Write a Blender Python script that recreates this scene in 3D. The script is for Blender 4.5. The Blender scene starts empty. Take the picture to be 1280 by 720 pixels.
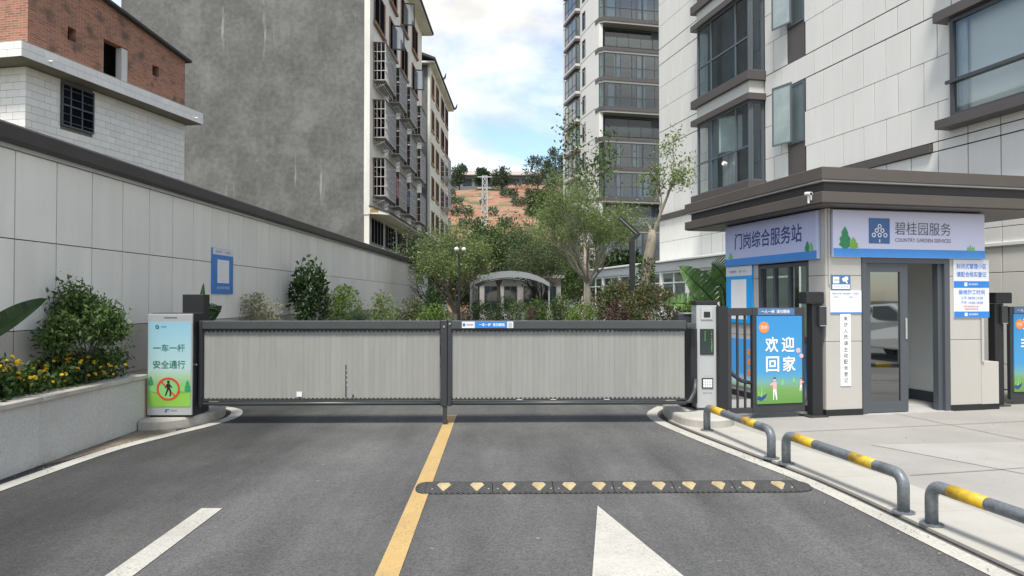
import bpy, math, random
import numpy as np
RAD = math.radians
rnd = random.Random(7)
scn = bpy.context.scene
COL = scn.collection

# ------------------------------------------------------------------ camera
cam = bpy.data.cameras.new('camera')
cam.sensor_width = 36.0
cam.lens = 900 / 1280 * 36.0
cam.clip_start = 0.05
cam.clip_end = 3000
camo = bpy.data.objects.new('camera', cam)
COL.objects.link(camo)
camo.location = (0, 0, 1.5)
camo.rotation_euler = (RAD(90 + 0.955), 0, RAD(-1.082))
scn.camera = camo

# ------------------------------------------------------------------ sky, sun, exposure
SUN_EL, SUN_AZ = 62, 196          # azimuth clockwise from +Y: behind the camera on the left
wld = bpy.data.worlds.new('World')
scn.world = wld
wld.use_nodes = True
wt = wld.node_tree
wt.nodes.clear()
def wn(t, **k):
    n = wt.nodes.new(t)
    for a, b in k.items(): setattr(n, a, b)
    return n
wo = wn('ShaderNodeOutputWorld'); wb = wn('ShaderNodeBackground')
sky = wn('ShaderNodeTexSky', sky_type='NISHITA', sun_disc=False)
sky.sun_elevation = RAD(SUN_EL); sky.sun_rotation = RAD(SUN_AZ)
sky.air_density = 1.0; sky.dust_density = 0.6; sky.ozone_density = 1.4
tc = wn('ShaderNodeTexCoord')
sep = wn('ShaderNodeSeparateXYZ'); wt.links.new(tc.outputs['Generated'], sep.inputs[0])
zz = wn('ShaderNodeMath', operation='MAXIMUM'); wt.links.new(sep.outputs['Z'], zz.inputs[0]); zz.inputs[1].default_value = 0.0
za = wn('ShaderNodeMath', operation='ADD'); wt.links.new(zz.outputs[0], za.inputs[0]); za.inputs[1].default_value = 0.22
dx = wn('ShaderNodeMath', operation='DIVIDE'); wt.links.new(sep.outputs['X'], dx.inputs[0]); wt.links.new(za.outputs[0], dx.inputs[1])
dy = wn('ShaderNodeMath', operation='DIVIDE'); wt.links.new(sep.outputs['Y'], dy.inputs[0]); wt.links.new(za.outputs[0], dy.inputs[1])
cb = wn('ShaderNodeCombineXYZ'); wt.links.new(dx.outputs[0], cb.inputs[0]); wt.links.new(dy.outputs[0], cb.inputs[1])
mp = wn('ShaderNodeMapping'); wt.links.new(cb.outputs[0], mp.inputs[0])
mp.inputs['Location'].default_value = (3.46, 2.05, 0.0)
n1 = wn('ShaderNodeTexNoise'); n1.inputs['Scale'].default_value = 1.15; n1.inputs['Detail'].default_value = 9; n1.inputs['Roughness'].default_value = 0.55
n1.inputs['Distortion'].default_value = 0.3
wt.links.new(mp.outputs[0], n1.inputs['Vector'])
cr = wn('ShaderNodeValToRGB')
cr.color_ramp.elements[0].position = 0.41; cr.color_ramp.elements[0].color = (0.0, 0.0, 0.0, 1)
cr.color_ramp.elements[1].position = 0.57; cr.color_ramp.elements[1].color = (1, 1, 1, 1)
wt.links.new(n1.outputs['Fac'], cr.inputs[0])
n2 = wn('ShaderNodeTexNoise'); n2.inputs['Scale'].default_value = 2.0; n2.inputs['Detail'].default_value = 7
wt.links.new(mp.outputs[0], n2.inputs['Vector'])
cr2 = wn('ShaderNodeValToRGB')
cr2.color_ramp.elements[0].position = 0.38; cr2.color_ramp.elements[0].color = (3.5, 3.47, 3.38, 1)
cr2.color_ramp.elements[1].position = 0.62; cr2.color_ramp.elements[1].color = (6.5, 6.3, 5.9, 1)
wt.links.new(n2.outputs['Fac'], cr2.inputs[0])
mx = wn('ShaderNodeMix', data_type='RGBA')
wt.links.new(cr.outputs[0], mx.inputs['Factor']); wt.links.new(sky.outputs[0], mx.inputs['A']); wt.links.new(cr2.outputs[0], mx.inputs['B'])
wt.links.new(mx.outputs['Result'], wb.inputs['Color'])
wb.inputs['Strength'].default_value = 0.10
wt.links.new(wb.outputs[0], wo.inputs[0])

sl = bpy.data.lights.new('sun', 'SUN'); sl.energy = 2.1; sl.angle = RAD(12); sl.color = (1, 0.95, 0.87)
so = bpy.data.objects.new('sun', sl); COL.objects.link(so)
so.rotation_euler = (RAD(90 - SUN_EL), 0, RAD(180 - SUN_AZ))
so.location = (-20, -20, 40)
scn.view_settings.view_transform = 'Standard'
scn.view_settings.look = 'None'
scn.view_settings.exposure = 1.33
scn.view_settings.gamma = 1.0
scn.view_settings.use_curve_mapping = False

# ------------------------------------------------------------------ helpers
class MB:
    """collects shapes; build() links them as one mesh object"""
    def __init__(s): s.v = []; s.f = []; s.m = []
    def add(s, v, f, m=0):
        n = len(s.v); s.v += [tuple(p) for p in v]
        for q in f: s.f.append(tuple(i + n for i in q)); s.m.append(m)
        return s
    def box(s, x0, x1, y0, y1, z0, z1, m=0):
        v = [(x0,y0,z0),(x1,y0,z0),(x1,y1,z0),(x0,y1,z0),(x0,y0,z1),(x1,y0,z1),(x1,y1,z1),(x0,y1,z1)]
        return s.add(v, [(0,3,2,1),(4,5,6,7),(0,1,5,4),(1,2,6,5),(2,3,7,6),(3,0,4,7)], m)
    def cbox(s, x0, x1, y0, y1, z0, z1, c=0.004, m=0):
        """box with chamfered edges"""
        n0 = len(s.v); V = []
        for sx, sy, sz in [(a,b,d) for a in (0,1) for b in (0,1) for d in (0,1)]:
            X = (x0,x1)[sx]; Y = (y0,y1)[sy]; Z = (z0,z1)[sz]
            ix = c if sx == 0 else -c; iy = c if sy == 0 else -c; iz = c if sz == 0 else -c
            V += [(X, Y+iy, Z+iz), (X+ix, Y, Z+iz), (X+ix, Y+iy, Z)]
        def k(a,b,d): return (a*4+b*2+d)*3
        F = []
        def q(i): F.append(i)
        q((k(0,0,0),k(0,0,1),k(0,1,1),k(0,1,0))); q((k(1,0,0),k(1,1,0),k(1,1,1),k(1,0,1)))
        q((k(0,0,0)+1,k(1,0,0)+1,k(1,0,1)+1,k(0,0,1)+1)); q((k(0,1,0)+1,k(0,1,1)+1,k(1,1,1)+1,k(1,1,0)+1))
        q((k(0,0,0)+2,k(0,1,0)+2,k(1,1,0)+2,k(1,0,0)+2)); q((k(0,0,1)+2,k(1,0,1)+2,k(1,1,1)+2,k(0,1,1)+2))
        for b in (0,1):
            for d in (0,1):
                q((k(0,b,d)+1,k(1,b,d)+1,k(1,b,d)+2,k(0,b,d)+2))
                q((k(b,0,d),k(b,1,d),k(b,1,d)+2,k(b,0,d)+2))
                q((k(b,d,0),k(b,d,1),k(b,d,1)+1,k(b,d,0)+1))
        for a in (0,1):
            for b in (0,1):
                for d in (0,1): q((k(a,b,d),k(a,b,d)+1,k(a,b,d)+2))
        return s.add(V, F, m)
    def prism(s, poly, z0, z1, m=0):
        """poly in xy, extruded in z"""
        n = len(poly)
        v = [(x,y,z0) for x,y in poly] + [(x,y,z1) for x,y in poly]
        f = [tuple(range(n))[::-1], tuple(range(n,2*n))] + [(i,(i+1)%n,n+(i+1)%n,n+i) for i in range(n)]
        return s.add(v, f, m)
    def xprism(s, poly, x0, x1, m=0):
        """poly in yz, extruded in x"""
        n = len(poly)
        v = [(x0,y,z) for y,z in poly] + [(x1,y,z) for y,z in poly]
        f = [tuple(range(n))[::-1], tuple(range(n,2*n))] + [(i,(i+1)%n,n+(i+1)%n,n+i) for i in range(n)]
        return s.add(v, f, m)
    def yprism(s, poly, y0, y1, m=0):
        """poly in xz, extruded in y"""
        n = len(poly)
        v = [(x,y0,z) for x,z in poly] + [(x,y1,z) for x,z in poly]
        f = [tuple(range(n)), tuple(range(n,2*n))[::-1]] + [(i,n+i,n+(i+1)%n,(i+1)%n) for i in range(n)]
        return s.add(v, f, m)
    def tube(s, pts, r, n=8, m=0, cap=True):
        pts = [np.array(p, float) for p in pts]
        rs = r if isinstance(r, (list, tuple)) else [r]*len(pts)
        base = len(s.v); up = np.array([0.13,0.31,0.94]); prev = None
        for i, p in enumerate(pts):
            t = pts[min(i+1,len(pts)-1)] - pts[max(i-1,0)]
            t = t/(np.linalg.norm(t)+1e-9)
            a = np.cross(t, up if prev is None else prev[1]); 
            if prev is not None: a = prev[0] - t*np.dot(prev[0],t)
            if np.linalg.norm(a) < 1e-4: a = np.cross(t,(1,0,0))
            a = a/np.linalg.norm(a); b = np.cross(t,a); prev = (a,b)
            for k in range(n):
                w = 2*math.pi*k/n
                s.v.append(tuple(p + rs[i]*(a*math.cos(w)+b*math.sin(w))))
        for i in range(len(pts)-1):
            for k in range(n):
                s.f.append((base+i*n+k, base+i*n+(k+1)%n, base+(i+1)*n+(k+1)%n, base+(i+1)*n+k)); s.m.append(m)
        if cap:
            s.f.append(tuple(base+k for k in range(n))[::-1]); s.m.append(m)
            s.f.append(tuple(base+(len(pts)-1)*n+k for k in range(n))); s.m.append(m)
        return s
    def disc(s, c, r, axis='z', h=0.005, n=16, m=0):
        ax = {'x':(1,0,0),'y':(0,1,0),'z':(0,0,1)}[axis]
        a = np.array(c, float); return s.tube([a, a+np.array(ax)*h], r, n, m)
    def mesh(s, name, mats, smooth=False):
        me = bpy.data.meshes.new(name); me.from_pydata(s.v, [], s.f)
        for mt in (mats if isinstance(mats,(list,tuple)) else [mats]): me.materials.append(mt)
        if any(s.m): me.polygons.foreach_set('material_index', s.m)
        if smooth: me.polygons.foreach_set('use_smooth', [True]*len(me.polygons))
        me.update(); return me
    def build(s, name, mats, parent=None, loc=None, rz=0, smooth=False, bev=0):
        return link(name, s.mesh(name, mats, smooth), parent, loc, rz, bev)

def link(name, me, parent=None, loc=None, rz=0, bev=0):
    o = bpy.data.objects.new(name, me); COL.objects.link(o)
    if parent is not None: o.parent = parent
    if loc is not None: o.location = loc
    o.rotation_euler = rz if isinstance(rz, tuple) else (0,0,RAD(rz))
    if bev:
        b = o.modifiers.new('bevel','BEVEL'); b.width = bev; b.segments = 2; b.limit_method = 'ANGLE'; b.angle_limit = RAD(40)
    return o
def tag(o, label, cat, group=None):
    o['label'] = label; o['category'] = cat
    if group: o['group'] = group
    return o
def thing(name, label, cat, loc=(0,0,0), rz=0, group=None):
    o = bpy.data.objects.new(name, None); COL.objects.link(o)
    o.empty_display_size = 0.2
    o.location = loc; o.rotation_euler = (0,0,RAD(rz))
    return tag(o, label, cat, group)
def struct(o, kind='structure'):
    o['kind'] = kind; return o
class Fr:
    """a local frame on the ground: origin and turn, as a street grid would be surveyed"""
    def __init__(s, ox, oy, rz): s.ox, s.oy, s.rz = ox, oy, rz; s.c, s.s = math.cos(RAD(rz)), math.sin(RAD(rz))
    def w(s, x, y, z=0): return (s.ox + s.c*x - s.s*y, s.oy + s.s*x + s.c*y, z)
BF = Fr(4.204, 9.172, 11.931)      # guard booth
WF = Fr(-4.999, 0.094, -2.800)     # boundary wall
AF = Fr(6.264, 21.886, 11.931)     # apartment block on the right
HF = Fr(-12.538, 19.24, -13.003)   # tiled house
GF = Fr(-6.803, 37.935, -2.355)    # grey block
SF = Fr(-5.828, 61.121, -2.355)    # block behind it
TF = Fr(10.238, 71.819, 11.931)    # tower

# ------------------------------------------------------------------ materials
def s2l(c): return tuple(((x/255)/12.92 if x <= 10 else (((x/255)+0.055)/1.055)**2.4) for x in c)
MATS = {}
def mat(name, col, rough=0.7, metal=0.0, var=0.08, vs=2.0, fine=0.0, fs=90.0, bump=0.0, bs=120.0, obj=0.0, streak=0.0, ss=3.0,
        stain=None, stain_amt=0.0, spec=0.5, coat=0.0, drip=None, wear=None):
    m = bpy.data.materials.new(name); m.use_nodes = True; MATS[name] = m
    nt = m.node_tree; N = nt.nodes; L = nt.links
    p = N['Principled BSDF']
    p.inputs['Roughness'].default_value = rough; p.inputs['Metallic'].default_value = metal
    p.inputs['Specular IOR Level'].default_value = spec
    if coat: p.inputs['Coat Weight'].default_value = coat
    tcn = N.new('ShaderNodeTexCoord'); vec = tcn.outputs['Object']
    def noise(scale, detail=4, v=None, rgh=0.6):
        n = N.new('ShaderNodeTexNoise'); n.inputs['Scale'].default_value = scale; n.inputs['Detail'].default_value = detail
        n.inputs['Roughness'].default_value = rgh; L.new(v if v else vec, n.inputs['Vector']); return n.outputs['Fac']
    def fac(src, amt):
        r = N.new('ShaderNodeMapRange'); r.inputs['From Min'].default_value = 0.25; r.inputs['From Max'].default_value = 0.75
        r.inputs['To Min'].default_value = 1-amt; r.inputs['To Max'].default_value = 1+amt; L.new(src, r.inputs['Value']); return r.outputs[0]
    terms = []
    if obj:
        oi = N.new('ShaderNodeObjectInfo'); r = N.new('ShaderNodeMapRange')
        r.inputs['To Min'].default_value = 1-obj; r.inputs['To Max'].default_value = 1+obj; L.new(oi.outputs['Random'], r.inputs['Value']); terms.append(r.outputs[0])
        # shift the texture per object so that alike pieces do not repeat
        va = N.new('ShaderNodeVectorMath'); va.operation = 'ADD'; L.new(vec, va.inputs[0])
        sc = N.new('ShaderNodeMath'); sc.operation = 'MULTIPLY'; sc.inputs[1].default_value = 37.0; L.new(oi.outputs['Random'], sc.inputs[0])
        L.new(sc.outputs[0], va.inputs[1]); vec = va.outputs[0]
    if var: terms.append(fac(noise(vs, 6), var))
    if fine: terms.append(fac(noise(fs, 3), fine))
    if streak:
        mpn = N.new('ShaderNodeMapping'); mpn.inputs['Scale'].default_value = (1,1,0.06); L.new(vec, mpn.inputs[0])
        terms.append(fac(noise(ss, 5, mpn.outputs[0]), streak))
    cur = None
    for t in terms:
        if cur is None: cur = t
        else:
            mm = N.new('ShaderNodeMath'); mm.operation = 'MULTIPLY'; L.new(cur, mm.inputs[0]); L.new(t, mm.inputs[1]); cur = mm.outputs[0]
    base = (*col, 1)
    if cur is not None:
        vm = N.new('ShaderNodeVectorMath'); vm.operation = 'SCALE'; vm.inputs[0].default_value = col; L.new(cur, vm.inputs['Scale'])
        out = vm.outputs[0]
        if stain:
            mxn = N.new('ShaderNodeMix'); mxn.data_type = 'RGBA'; L.new(out, mxn.inputs['A']); mxn.inputs['B'].default_value = (*stain,1)
            r = N.new('ShaderNodeMapRange'); r.inputs['From Min'].default_value = 0.5; r.inputs['From Max'].default_value = 0.72
            r.inputs['To Max'].default_value = stain_amt; L.new(noise(vs*0.7, 8), r.inputs['Value']); L.new(r.outputs[0], mxn.inputs['Factor']); out = mxn.outputs['Result']
        if wear:      # paint rubbed off the stone tips
            r = N.new('ShaderNodeMapRange'); r.inputs['From Min'].default_value = 0.56; r.inputs['From Max'].default_value = 0.66; L.new(noise(70, 2), r.inputs['Value'])
            r2 = N.new('ShaderNodeMapRange'); r2.inputs['From Min'].default_value = 0.40; r2.inputs['From Max'].default_value = 0.66; r2.inputs['To Max'].default_value = 0.85; L.new(noise(2.6, 6), r2.inputs['Value'])
            mq = N.new('ShaderNodeMath'); mq.operation = 'MULTIPLY'; L.new(r.outputs[0], mq.inputs[0]); L.new(r2.outputs[0], mq.inputs[1])
            mxn = N.new('ShaderNodeMix'); mxn.data_type = 'RGBA'; L.new(out, mxn.inputs['A']); mxn.inputs['B'].default_value = (*wear,1); L.new(mq.outputs[0], mxn.inputs['Factor']); out = mxn.outputs['Result']
        if drip:
            mpd = N.new('ShaderNodeMapping'); mpd.inputs['Scale'].default_value = (1,1,0.10); L.new(vec, mpd.inputs[0])
            r = N.new('ShaderNodeMapRange'); r.inputs['From Min'].default_value = 0.63; r.inputs['From Max'].default_value = 0.71; L.new(noise(2.2, 4, mpd.outputs[0]), r.inputs['Value'])
            r2 = N.new('ShaderNodeMapRange'); r2.inputs['From Min'].default_value = 0.48; r2.inputs['From Max'].default_value = 0.62; r2.inputs['To Max'].default_value = 0.8; L.new(noise(0.23, 3), r2.inputs['Value'])
            mq = N.new('ShaderNodeMath'); mq.operation = 'MULTIPLY'; L.new(r.outputs[0], mq.inputs[0]); L.new(r2.outputs[0], mq.inputs[1])
            mxn = N.new('ShaderNodeMix'); mxn.data_type = 'RGBA'; L.new(out, mxn.inputs['A']); mxn.inputs['B'].default_value = (*drip,1); L.new(mq.outputs[0], mxn.inputs['Factor']); out = mxn.outputs['Result']
        L.new(out, p.inputs['Base Color'])
    else: p.inputs['Base Color'].default_value = base
    if bump:
        b = N.new('ShaderNodeBump'); b.inputs['Strength'].default_value = bump; b.inputs['Distance'].default_value = 0.01
        L.new(noise(bs, 3), b.inputs['Height']); L.new(b.outputs[0], p.inputs['Normal'])
    return m
def glass(name, tint, tr=0.75, rough=0.02, base=0.06):
    """window pane: clear tinted sheet plus Fresnel reflection"""
    m = bpy.data.materials.new(name); m.use_nodes = True; nt = m.node_tree; nt.nodes.clear(); N = nt.nodes; L = nt.links
    o = N.new('ShaderNodeOutputMaterial'); mxs = N.new('ShaderNodeMixShader'); t = N.new('ShaderNodeBsdfTransparent'); g = N.new('ShaderNodeBsdfGlossy')
    t.inputs[0].default_value = (*[c*tr for c in tint], 1); g.inputs['Roughness'].default_value = rough; g.inputs[0].default_value = (0.95,0.97,1,1)
    lw = N.new('ShaderNodeLayerWeight'); f = N.new('ShaderNodeMath'); f.operation = 'POWER'; f.inputs[1].default_value = 5.0; L.new(lw.outputs['Facing'], f.inputs[0])   # Schlick, same from both sides of the sheet
    ad = N.new('ShaderNodeMath'); ad.operation = 'ADD'; ad.use_clamp = True; ad.inputs[1].default_value = base; L.new(f.outputs[0], ad.inputs[0])
    L.new(ad.outputs[0], mxs.inputs[0]); L.new(t.outputs[0], mxs.inputs[1]); L.new(g.outputs[0], mxs.inputs[2]); L.new(mxs.outputs[0], o.inputs[0])
    return m
def leafmat(name, dark, light, trans=0.3, rough=0.5, spec=0.3):
    m = bpy.data.materials.new(name); m.use_nodes = True; nt = m.node_tree; N = nt.nodes; L = nt.links
    p = N['Principled BSDF']; p.inputs['Roughness'].default_value = rough; p.inputs['Specular IOR Level'].default_value = spec
    a = N.new('ShaderNodeAttribute'); a.attribute_name = 'tone'
    mxn = N.new('ShaderNodeMix'); mxn.data_type = 'RGBA'; mxn.inputs['A'].default_value = (*dark,1); mxn.inputs['B'].default_value = (*light,1)
    L.new(a.outputs['Fac'], mxn.inputs['Factor']); L.new(mxn.outputs['Result'], p.inputs['Base Color'])
    tr = N.new('ShaderNodeBsdfTranslucent'); L.new(mxn.outputs['Result'], tr.inputs[0])
    ms = N.new('ShaderNodeMixShader'); ms.inputs[0].default_value = trans
    L.new(p.outputs[0], ms.inputs[1]); L.new(tr.outputs[0], ms.inputs[2]); L.new(ms.outputs[0], N['Material Output'].inputs[0])
    return m
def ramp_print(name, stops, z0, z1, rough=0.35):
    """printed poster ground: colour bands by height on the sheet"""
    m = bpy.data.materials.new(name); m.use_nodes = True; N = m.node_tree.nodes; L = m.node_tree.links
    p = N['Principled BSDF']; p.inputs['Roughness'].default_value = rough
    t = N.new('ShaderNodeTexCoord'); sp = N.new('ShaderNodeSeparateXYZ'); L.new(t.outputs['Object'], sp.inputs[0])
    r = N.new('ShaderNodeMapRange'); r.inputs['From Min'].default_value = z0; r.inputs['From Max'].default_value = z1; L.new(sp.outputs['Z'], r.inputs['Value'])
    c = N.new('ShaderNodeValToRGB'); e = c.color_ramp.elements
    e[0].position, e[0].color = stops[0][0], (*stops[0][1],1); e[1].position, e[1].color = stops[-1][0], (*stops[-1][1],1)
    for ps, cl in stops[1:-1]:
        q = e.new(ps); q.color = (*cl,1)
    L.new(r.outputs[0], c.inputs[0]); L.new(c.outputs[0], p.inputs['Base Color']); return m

M = {}
M['asphalt'] = None
M['concrete'] = mat('apron_concrete', (0.295,0.287,0.268), 0.85, var=0.13, vs=0.9, fine=0.07, fs=60, bump=0.15, bs=180, stain=(0.26,0.245,0.22), stain_amt=0.55)
M['kerbstone'] = mat('kerb_concrete', (0.39,0.38,0.345), 0.85, var=0.10, vs=2.2, fine=0.06, fs=90, bump=0.15, bs=160, stain=(0.33,0.30,0.25), stain_amt=0.5)
M['slabpale'] = mat('newer_concrete', (0.335,0.327,0.305), 0.85, var=0.12, vs=1.1, fine=0.07, fs=60, bump=0.15, bs=180, stain=(0.26,0.25,0.23), stain_amt=0.5)
M['bandgrey'] = mat('balcony_band', (0.36,0.355,0.34), 0.7, var=0.05, vs=1)
M['kerbdirty'] = mat('island_concrete', (0.42,0.40,0.35), 0.9, var=0.14, vs=4, fine=0.08, fs=80, bump=0.25, bs=120, stain=(0.25,0.21,0.16), stain_amt=0.6)
M['white_paint'] = mat('road_white_paint', (0.44,0.43,0.39), 0.7, var=0.12, vs=2.2, fine=0.14, fs=60, bump=0.1, bs=200, stain=(0.24,0.23,0.21), stain_amt=0.5, wear=(0.13,0.128,0.12))
M['yellow_paint'] = mat('road_yellow_paint', (0.45,0.305,0.12), 0.7, var=0.08, vs=3, fine=0.10, fs=80, bump=0.1, bs=200, stain=(0.30,0.22,0.12), stain_amt=0.5, wear=(0.12,0.11,0.09))
M['soil'] = mat('soil', (0.10,0.075,0.05), 0.95, var=0.3, vs=3, fine=0.3, fs=40, bump=0.6, bs=30)
M['ground'] = mat('open_ground', (0.12,0.11,0.06), 0.95, var=0.3, vs=0.3, fine=0.2, fs=8, stain=(0.05,0.08,0.025), stain_amt=0.7)
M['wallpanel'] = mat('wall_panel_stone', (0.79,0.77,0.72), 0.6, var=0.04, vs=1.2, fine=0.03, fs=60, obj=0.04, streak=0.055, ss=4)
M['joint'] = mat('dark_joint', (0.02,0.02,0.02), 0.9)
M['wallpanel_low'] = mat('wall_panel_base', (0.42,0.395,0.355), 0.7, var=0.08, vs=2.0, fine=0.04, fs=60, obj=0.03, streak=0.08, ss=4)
M['coping'] = mat('coping_brown', (0.045,0.038,0.038), 0.55, var=0.12, vs=1.5, streak=0.1)
M['granite'] = mat('granite_light', (0.53,0.525,0.505), 0.7, var=0.06, vs=1.3, fine=0.16, fs=45, streak=0.05, bump=0.1, bs=80, stain=(0.34,0.30,0.25), stain_amt=0.25)
M['coping_cream'] = mat('planter_coping', (0.48,0.45,0.39), 0.8, var=0.1, vs=3, fine=0.08, fs=50, stain=(0.25,0.23,0.19), stain_amt=0.5)
M['rust'] = mat('rusty_edge_stain', (0.42,0.32,0.20), 0.9, var=0.2, vs=6)
M['darkmetal'] = mat('gate_dark_metal', (0.035,0.038,0.042), 0.42, var=0.1, vs=5, fine=0.05, fs=60, spec=0.5)
M['beam'] = mat('gate_beam_metal', (0.055,0.062,0.065), 0.38, var=0.1, vs=3, fine=0.06, fs=70)
M['black'] = mat('black_plastic', (0.015,0.016,0.018), 0.5, var=0.1, vs=8)
M['slat'] = mat('gate_slat_vinyl', (0.285,0.285,0.27), 0.45, var=0.05, vs=2, obj=0.03, streak=0.06, ss=9, stain=(0.23,0.228,0.213), stain_amt=0.35)
M['whitep'] = mat('white_scuff', (0.75,0.75,0.73), 0.6)
M['silver'] = mat('silver_paint', (0.46,0.48,0.48), 0.35, metal=0.3, var=0.04, vs=4)
M['galv'] = mat('galvanised_grey', (0.17,0.19,0.205), 0.45, metal=0.25, var=0.25, vs=9, fine=0.22, fs=60, stain=(0.06,0.062,0.065), stain_amt=0.75)
M['hoopyellow'] = mat('hoop_yellow', (0.60,0.385,0.02), 0.5, var=0.14, vs=16, fine=0.08, fs=70, stain=(0.14,0.12,0.07), stain_amt=0.85)
M['rubber'] = None
M['bumpyellow'] = mat('worn_yellow_reflector', (0.40,0.325,0.18), 0.5, var=0.25, vs=14, stain=(0.25,0.19,0.11), stain_amt=0.7)
M['booth'] = mat('booth_panel', (0.46,0.445,0.41), 0.5, var=0.03, vs=1.5, fine=0.02, fs=80, obj=0.02, streak=0.03)
M['roofbrown'] = mat('booth_roof_metal', (0.085,0.072,0.064), 0.45, var=0.06, vs=1.5, streak=0.05)
M['roofdark'] = mat('booth_roof_recess', (0.032,0.030,0.032), 0.5)
M['trimlight'] = mat('thin_trim', (0.45,0.45,0.44), 0.4)
M['doorframe'] = mat('door_frame_grey', (0.075,0.085,0.098), 0.4, var=0.05, vs=3)
M['interior'] = mat('interior_wall', (0.88,0.88,0.86), 0.8, var=0.04, vs=2)
M['floorint'] = mat('interior_floor', (0.46,0.46,0.45), 0.5, var=0.1, vs=4)
M['chrome'] = mat('chrome', (0.75,0.75,0.75), 0.2, metal=1.0)
M['signwhite'] = mat('sign_white', (0.70,0.71,0.75), 0.4, var=0.02, vs=2)
M['signblue'] = mat('sign_blue', (0.06,0.27,0.70), 0.4)
M['blue'] = mat('print_blue', (0.03,0.20,0.62), 0.4)
M['qrblue'] = mat('qr_board_blue', (0.025,0.20,0.60), 0.35)
M['qrblue2'] = mat('qr_board_bright_blue', (0.02,0.36,0.85), 0.3)
M['navy'] = mat('print_navy', (0.035,0.06,0.22), 0.4)
M['logoblue'] = mat('logo_blue', (0.045,0.13,0.33), 0.4)
M['inkblack'] = mat('print_black', (0.02,0.02,0.025), 0.5)
M['inkgrey'] = mat('print_grey', (0.11,0.10,0.14), 0.5)
M['inkgreen'] = mat('print_dark_green', (0.012,0.16,0.10), 0.5)
M['inkred'] = mat('print_red', (0.55,0.05,0.03), 0.5)
M['inkorange'] = mat('print_orange', (0.75,0.25,0.06), 0.5)
M['inkwhite'] = mat('print_white', (0.82,0.83,0.85), 0.5)
M['inkpink'] = mat('print_pink', (0.75,0.42,0.40), 0.5)
M['treegreen'] = mat('print_tree_green', (0.03,0.26,0.10), 0.5)
M['limegreen'] = mat('print_lime', (0.22,0.46,0.06), 0.5)
M['hillgreen'] = mat('print_hill_green', (0.20,0.50,0.16), 0.5)
M['headblue'] = mat('header_blue', (0.075,0.16,0.31), 0.4)
M['panel'] = mat('facade_panel', (0.69,0.685,0.655), 0.6, var=0.03, vs=0.9, fine=0.03, fs=50, obj=0.022, streak=0.03, ss=5)
M['panel2'] = mat('facade_band', (0.56,0.555,0.53), 0.6, var=0.04, vs=1)
M['brown'] = mat('facade_brown_metal', (0.085,0.075,0.072), 0.5, var=0.06, vs=2)
M['winframe'] = mat('window_frame_dark', (0.055,0.062,0.070), 0.4)
M['winframe2'] = mat('window_frame_bluegrey', (0.10,0.12,0.14), 0.4)
M['winglass'] = mat('window_dark_glass', (0.020,0.028,0.036), 0.04, var=0.35, vs=0.7, obj=0.45, spec=0.7)
M['winglass2'] = mat('window_pale_glass', (0.10,0.13,0.14), 0.05, var=0.3, vs=0.6, obj=0.4, spec=0.8)
M['pane'] = glass('tinted_pane', (0.60,0.70,0.74), 0.9, base=0.10)
M['clearpane'] = glass('clear_pane', (0.93,0.96,0.955), 0.97, base=0.05)
M['palecasement'] = mat('pale_casement_glass', (0.30,0.36,0.365), 0.12, var=0.25, vs=1.5, spec=0.6)  # plain pale colour for the open casement panes
M['windark'] = mat('window_unlit_glass', (0.010,0.012,0.018), 0.35, var=0.3, vs=0.7, obj=0.4, spec=0.0)
M['doorglass'] = glass('door_pane', (0.42,0.47,0.46), 0.55, base=0.22)
M['railglass'] = glass('rail_pane', (0.70,0.80,0.80), 0.85, base=0.08)
M['curtain'] = mat('curtain', (0.42,0.45,0.47), 0.9, var=0.1, vs=2, streak=0.25, ss=18)
M['curtain2'] = mat('blue_curtain', (0.16,0.24,0.28), 0.9, var=0.1, vs=2, streak=0.3, ss=20)
M['darkroom'] = mat('dark_room', (0.065,0.08,0.10), 0.9, var=0.3, vs=1.0)  # dark colour stands in for shade inside rooms and balconies
M['cement'] = mat('raw_cement', (0.128,0.130,0.124), 0.9, var=0.34, vs=0.55, fine=0.26, fs=4, streak=0.08, ss=1.6, stain=(0.27,0.27,0.26), stain_amt=0.5, drip=(0.42,0.42,0.40), bump=0.3, bs=20)
M['creamwall'] = mat('cream_wall', (0.72,0.70,0.64), 0.85, var=0.07, vs=0.8, streak=0.10, ss=3, stain=(0.42,0.40,0.35), stain_amt=0.4)
M['bronze'] = mat('window_brown_frame', (0.26,0.135,0.08), 0.6, var=0.1, vs=3)
M['ochre'] = mat('window_ochre_frame', (0.34,0.20,0.085), 0.6, var=0.1, vs=3)
M['cage'] = mat('cage_steel', (0.55,0.54,0.52), 0.5, metal=0.4, var=0.2, vs=6)
M['cagebacking'] = mat('cage_dark_backing', (0.16,0.10,0.085), 0.9, var=0.5, vs=3)  # dark brown standing in for the dim inside of the cages
M['dust'] = mat('earth_dust', (0.19,0.155,0.115), 0.95, var=0.3, vs=5, fine=0.3, fs=30, stain=(0.09,0.085,0.08), stain_amt=0.8)
M['cagedark'] = mat('cage_sheet', (0.17,0.17,0.165), 0.6, var=0.2, vs=6)
M['tile'] = mat('house_tile', (0.72,0.705,0.68), 0.35, var=0.04, vs=3, obj=0.05)
M['tilegrout'] = mat('tile_grout', (0.19,0.18,0.17), 0.9, var=0.15, vs=2)
M['rooftile'] = mat('dark_roof', (0.045,0.043,0.045), 0.8, var=0.2, vs=3)
M['bark'] = mat('bark', (0.13,0.105,0.08), 0.95, var=0.25, vs=6, fine=0.2, fs=40, bump=0.5, bs=40)
M['barkpale'] = mat('pale_bark', (0.24,0.215,0.17), 0.95, var=0.3, vs=5, fine=0.2, fs=40, bump=0.5, bs=30)
M['barkdark'] = mat('dark_bark', (0.07,0.06,0.05), 0.95, var=0.25, vs=6)
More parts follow.
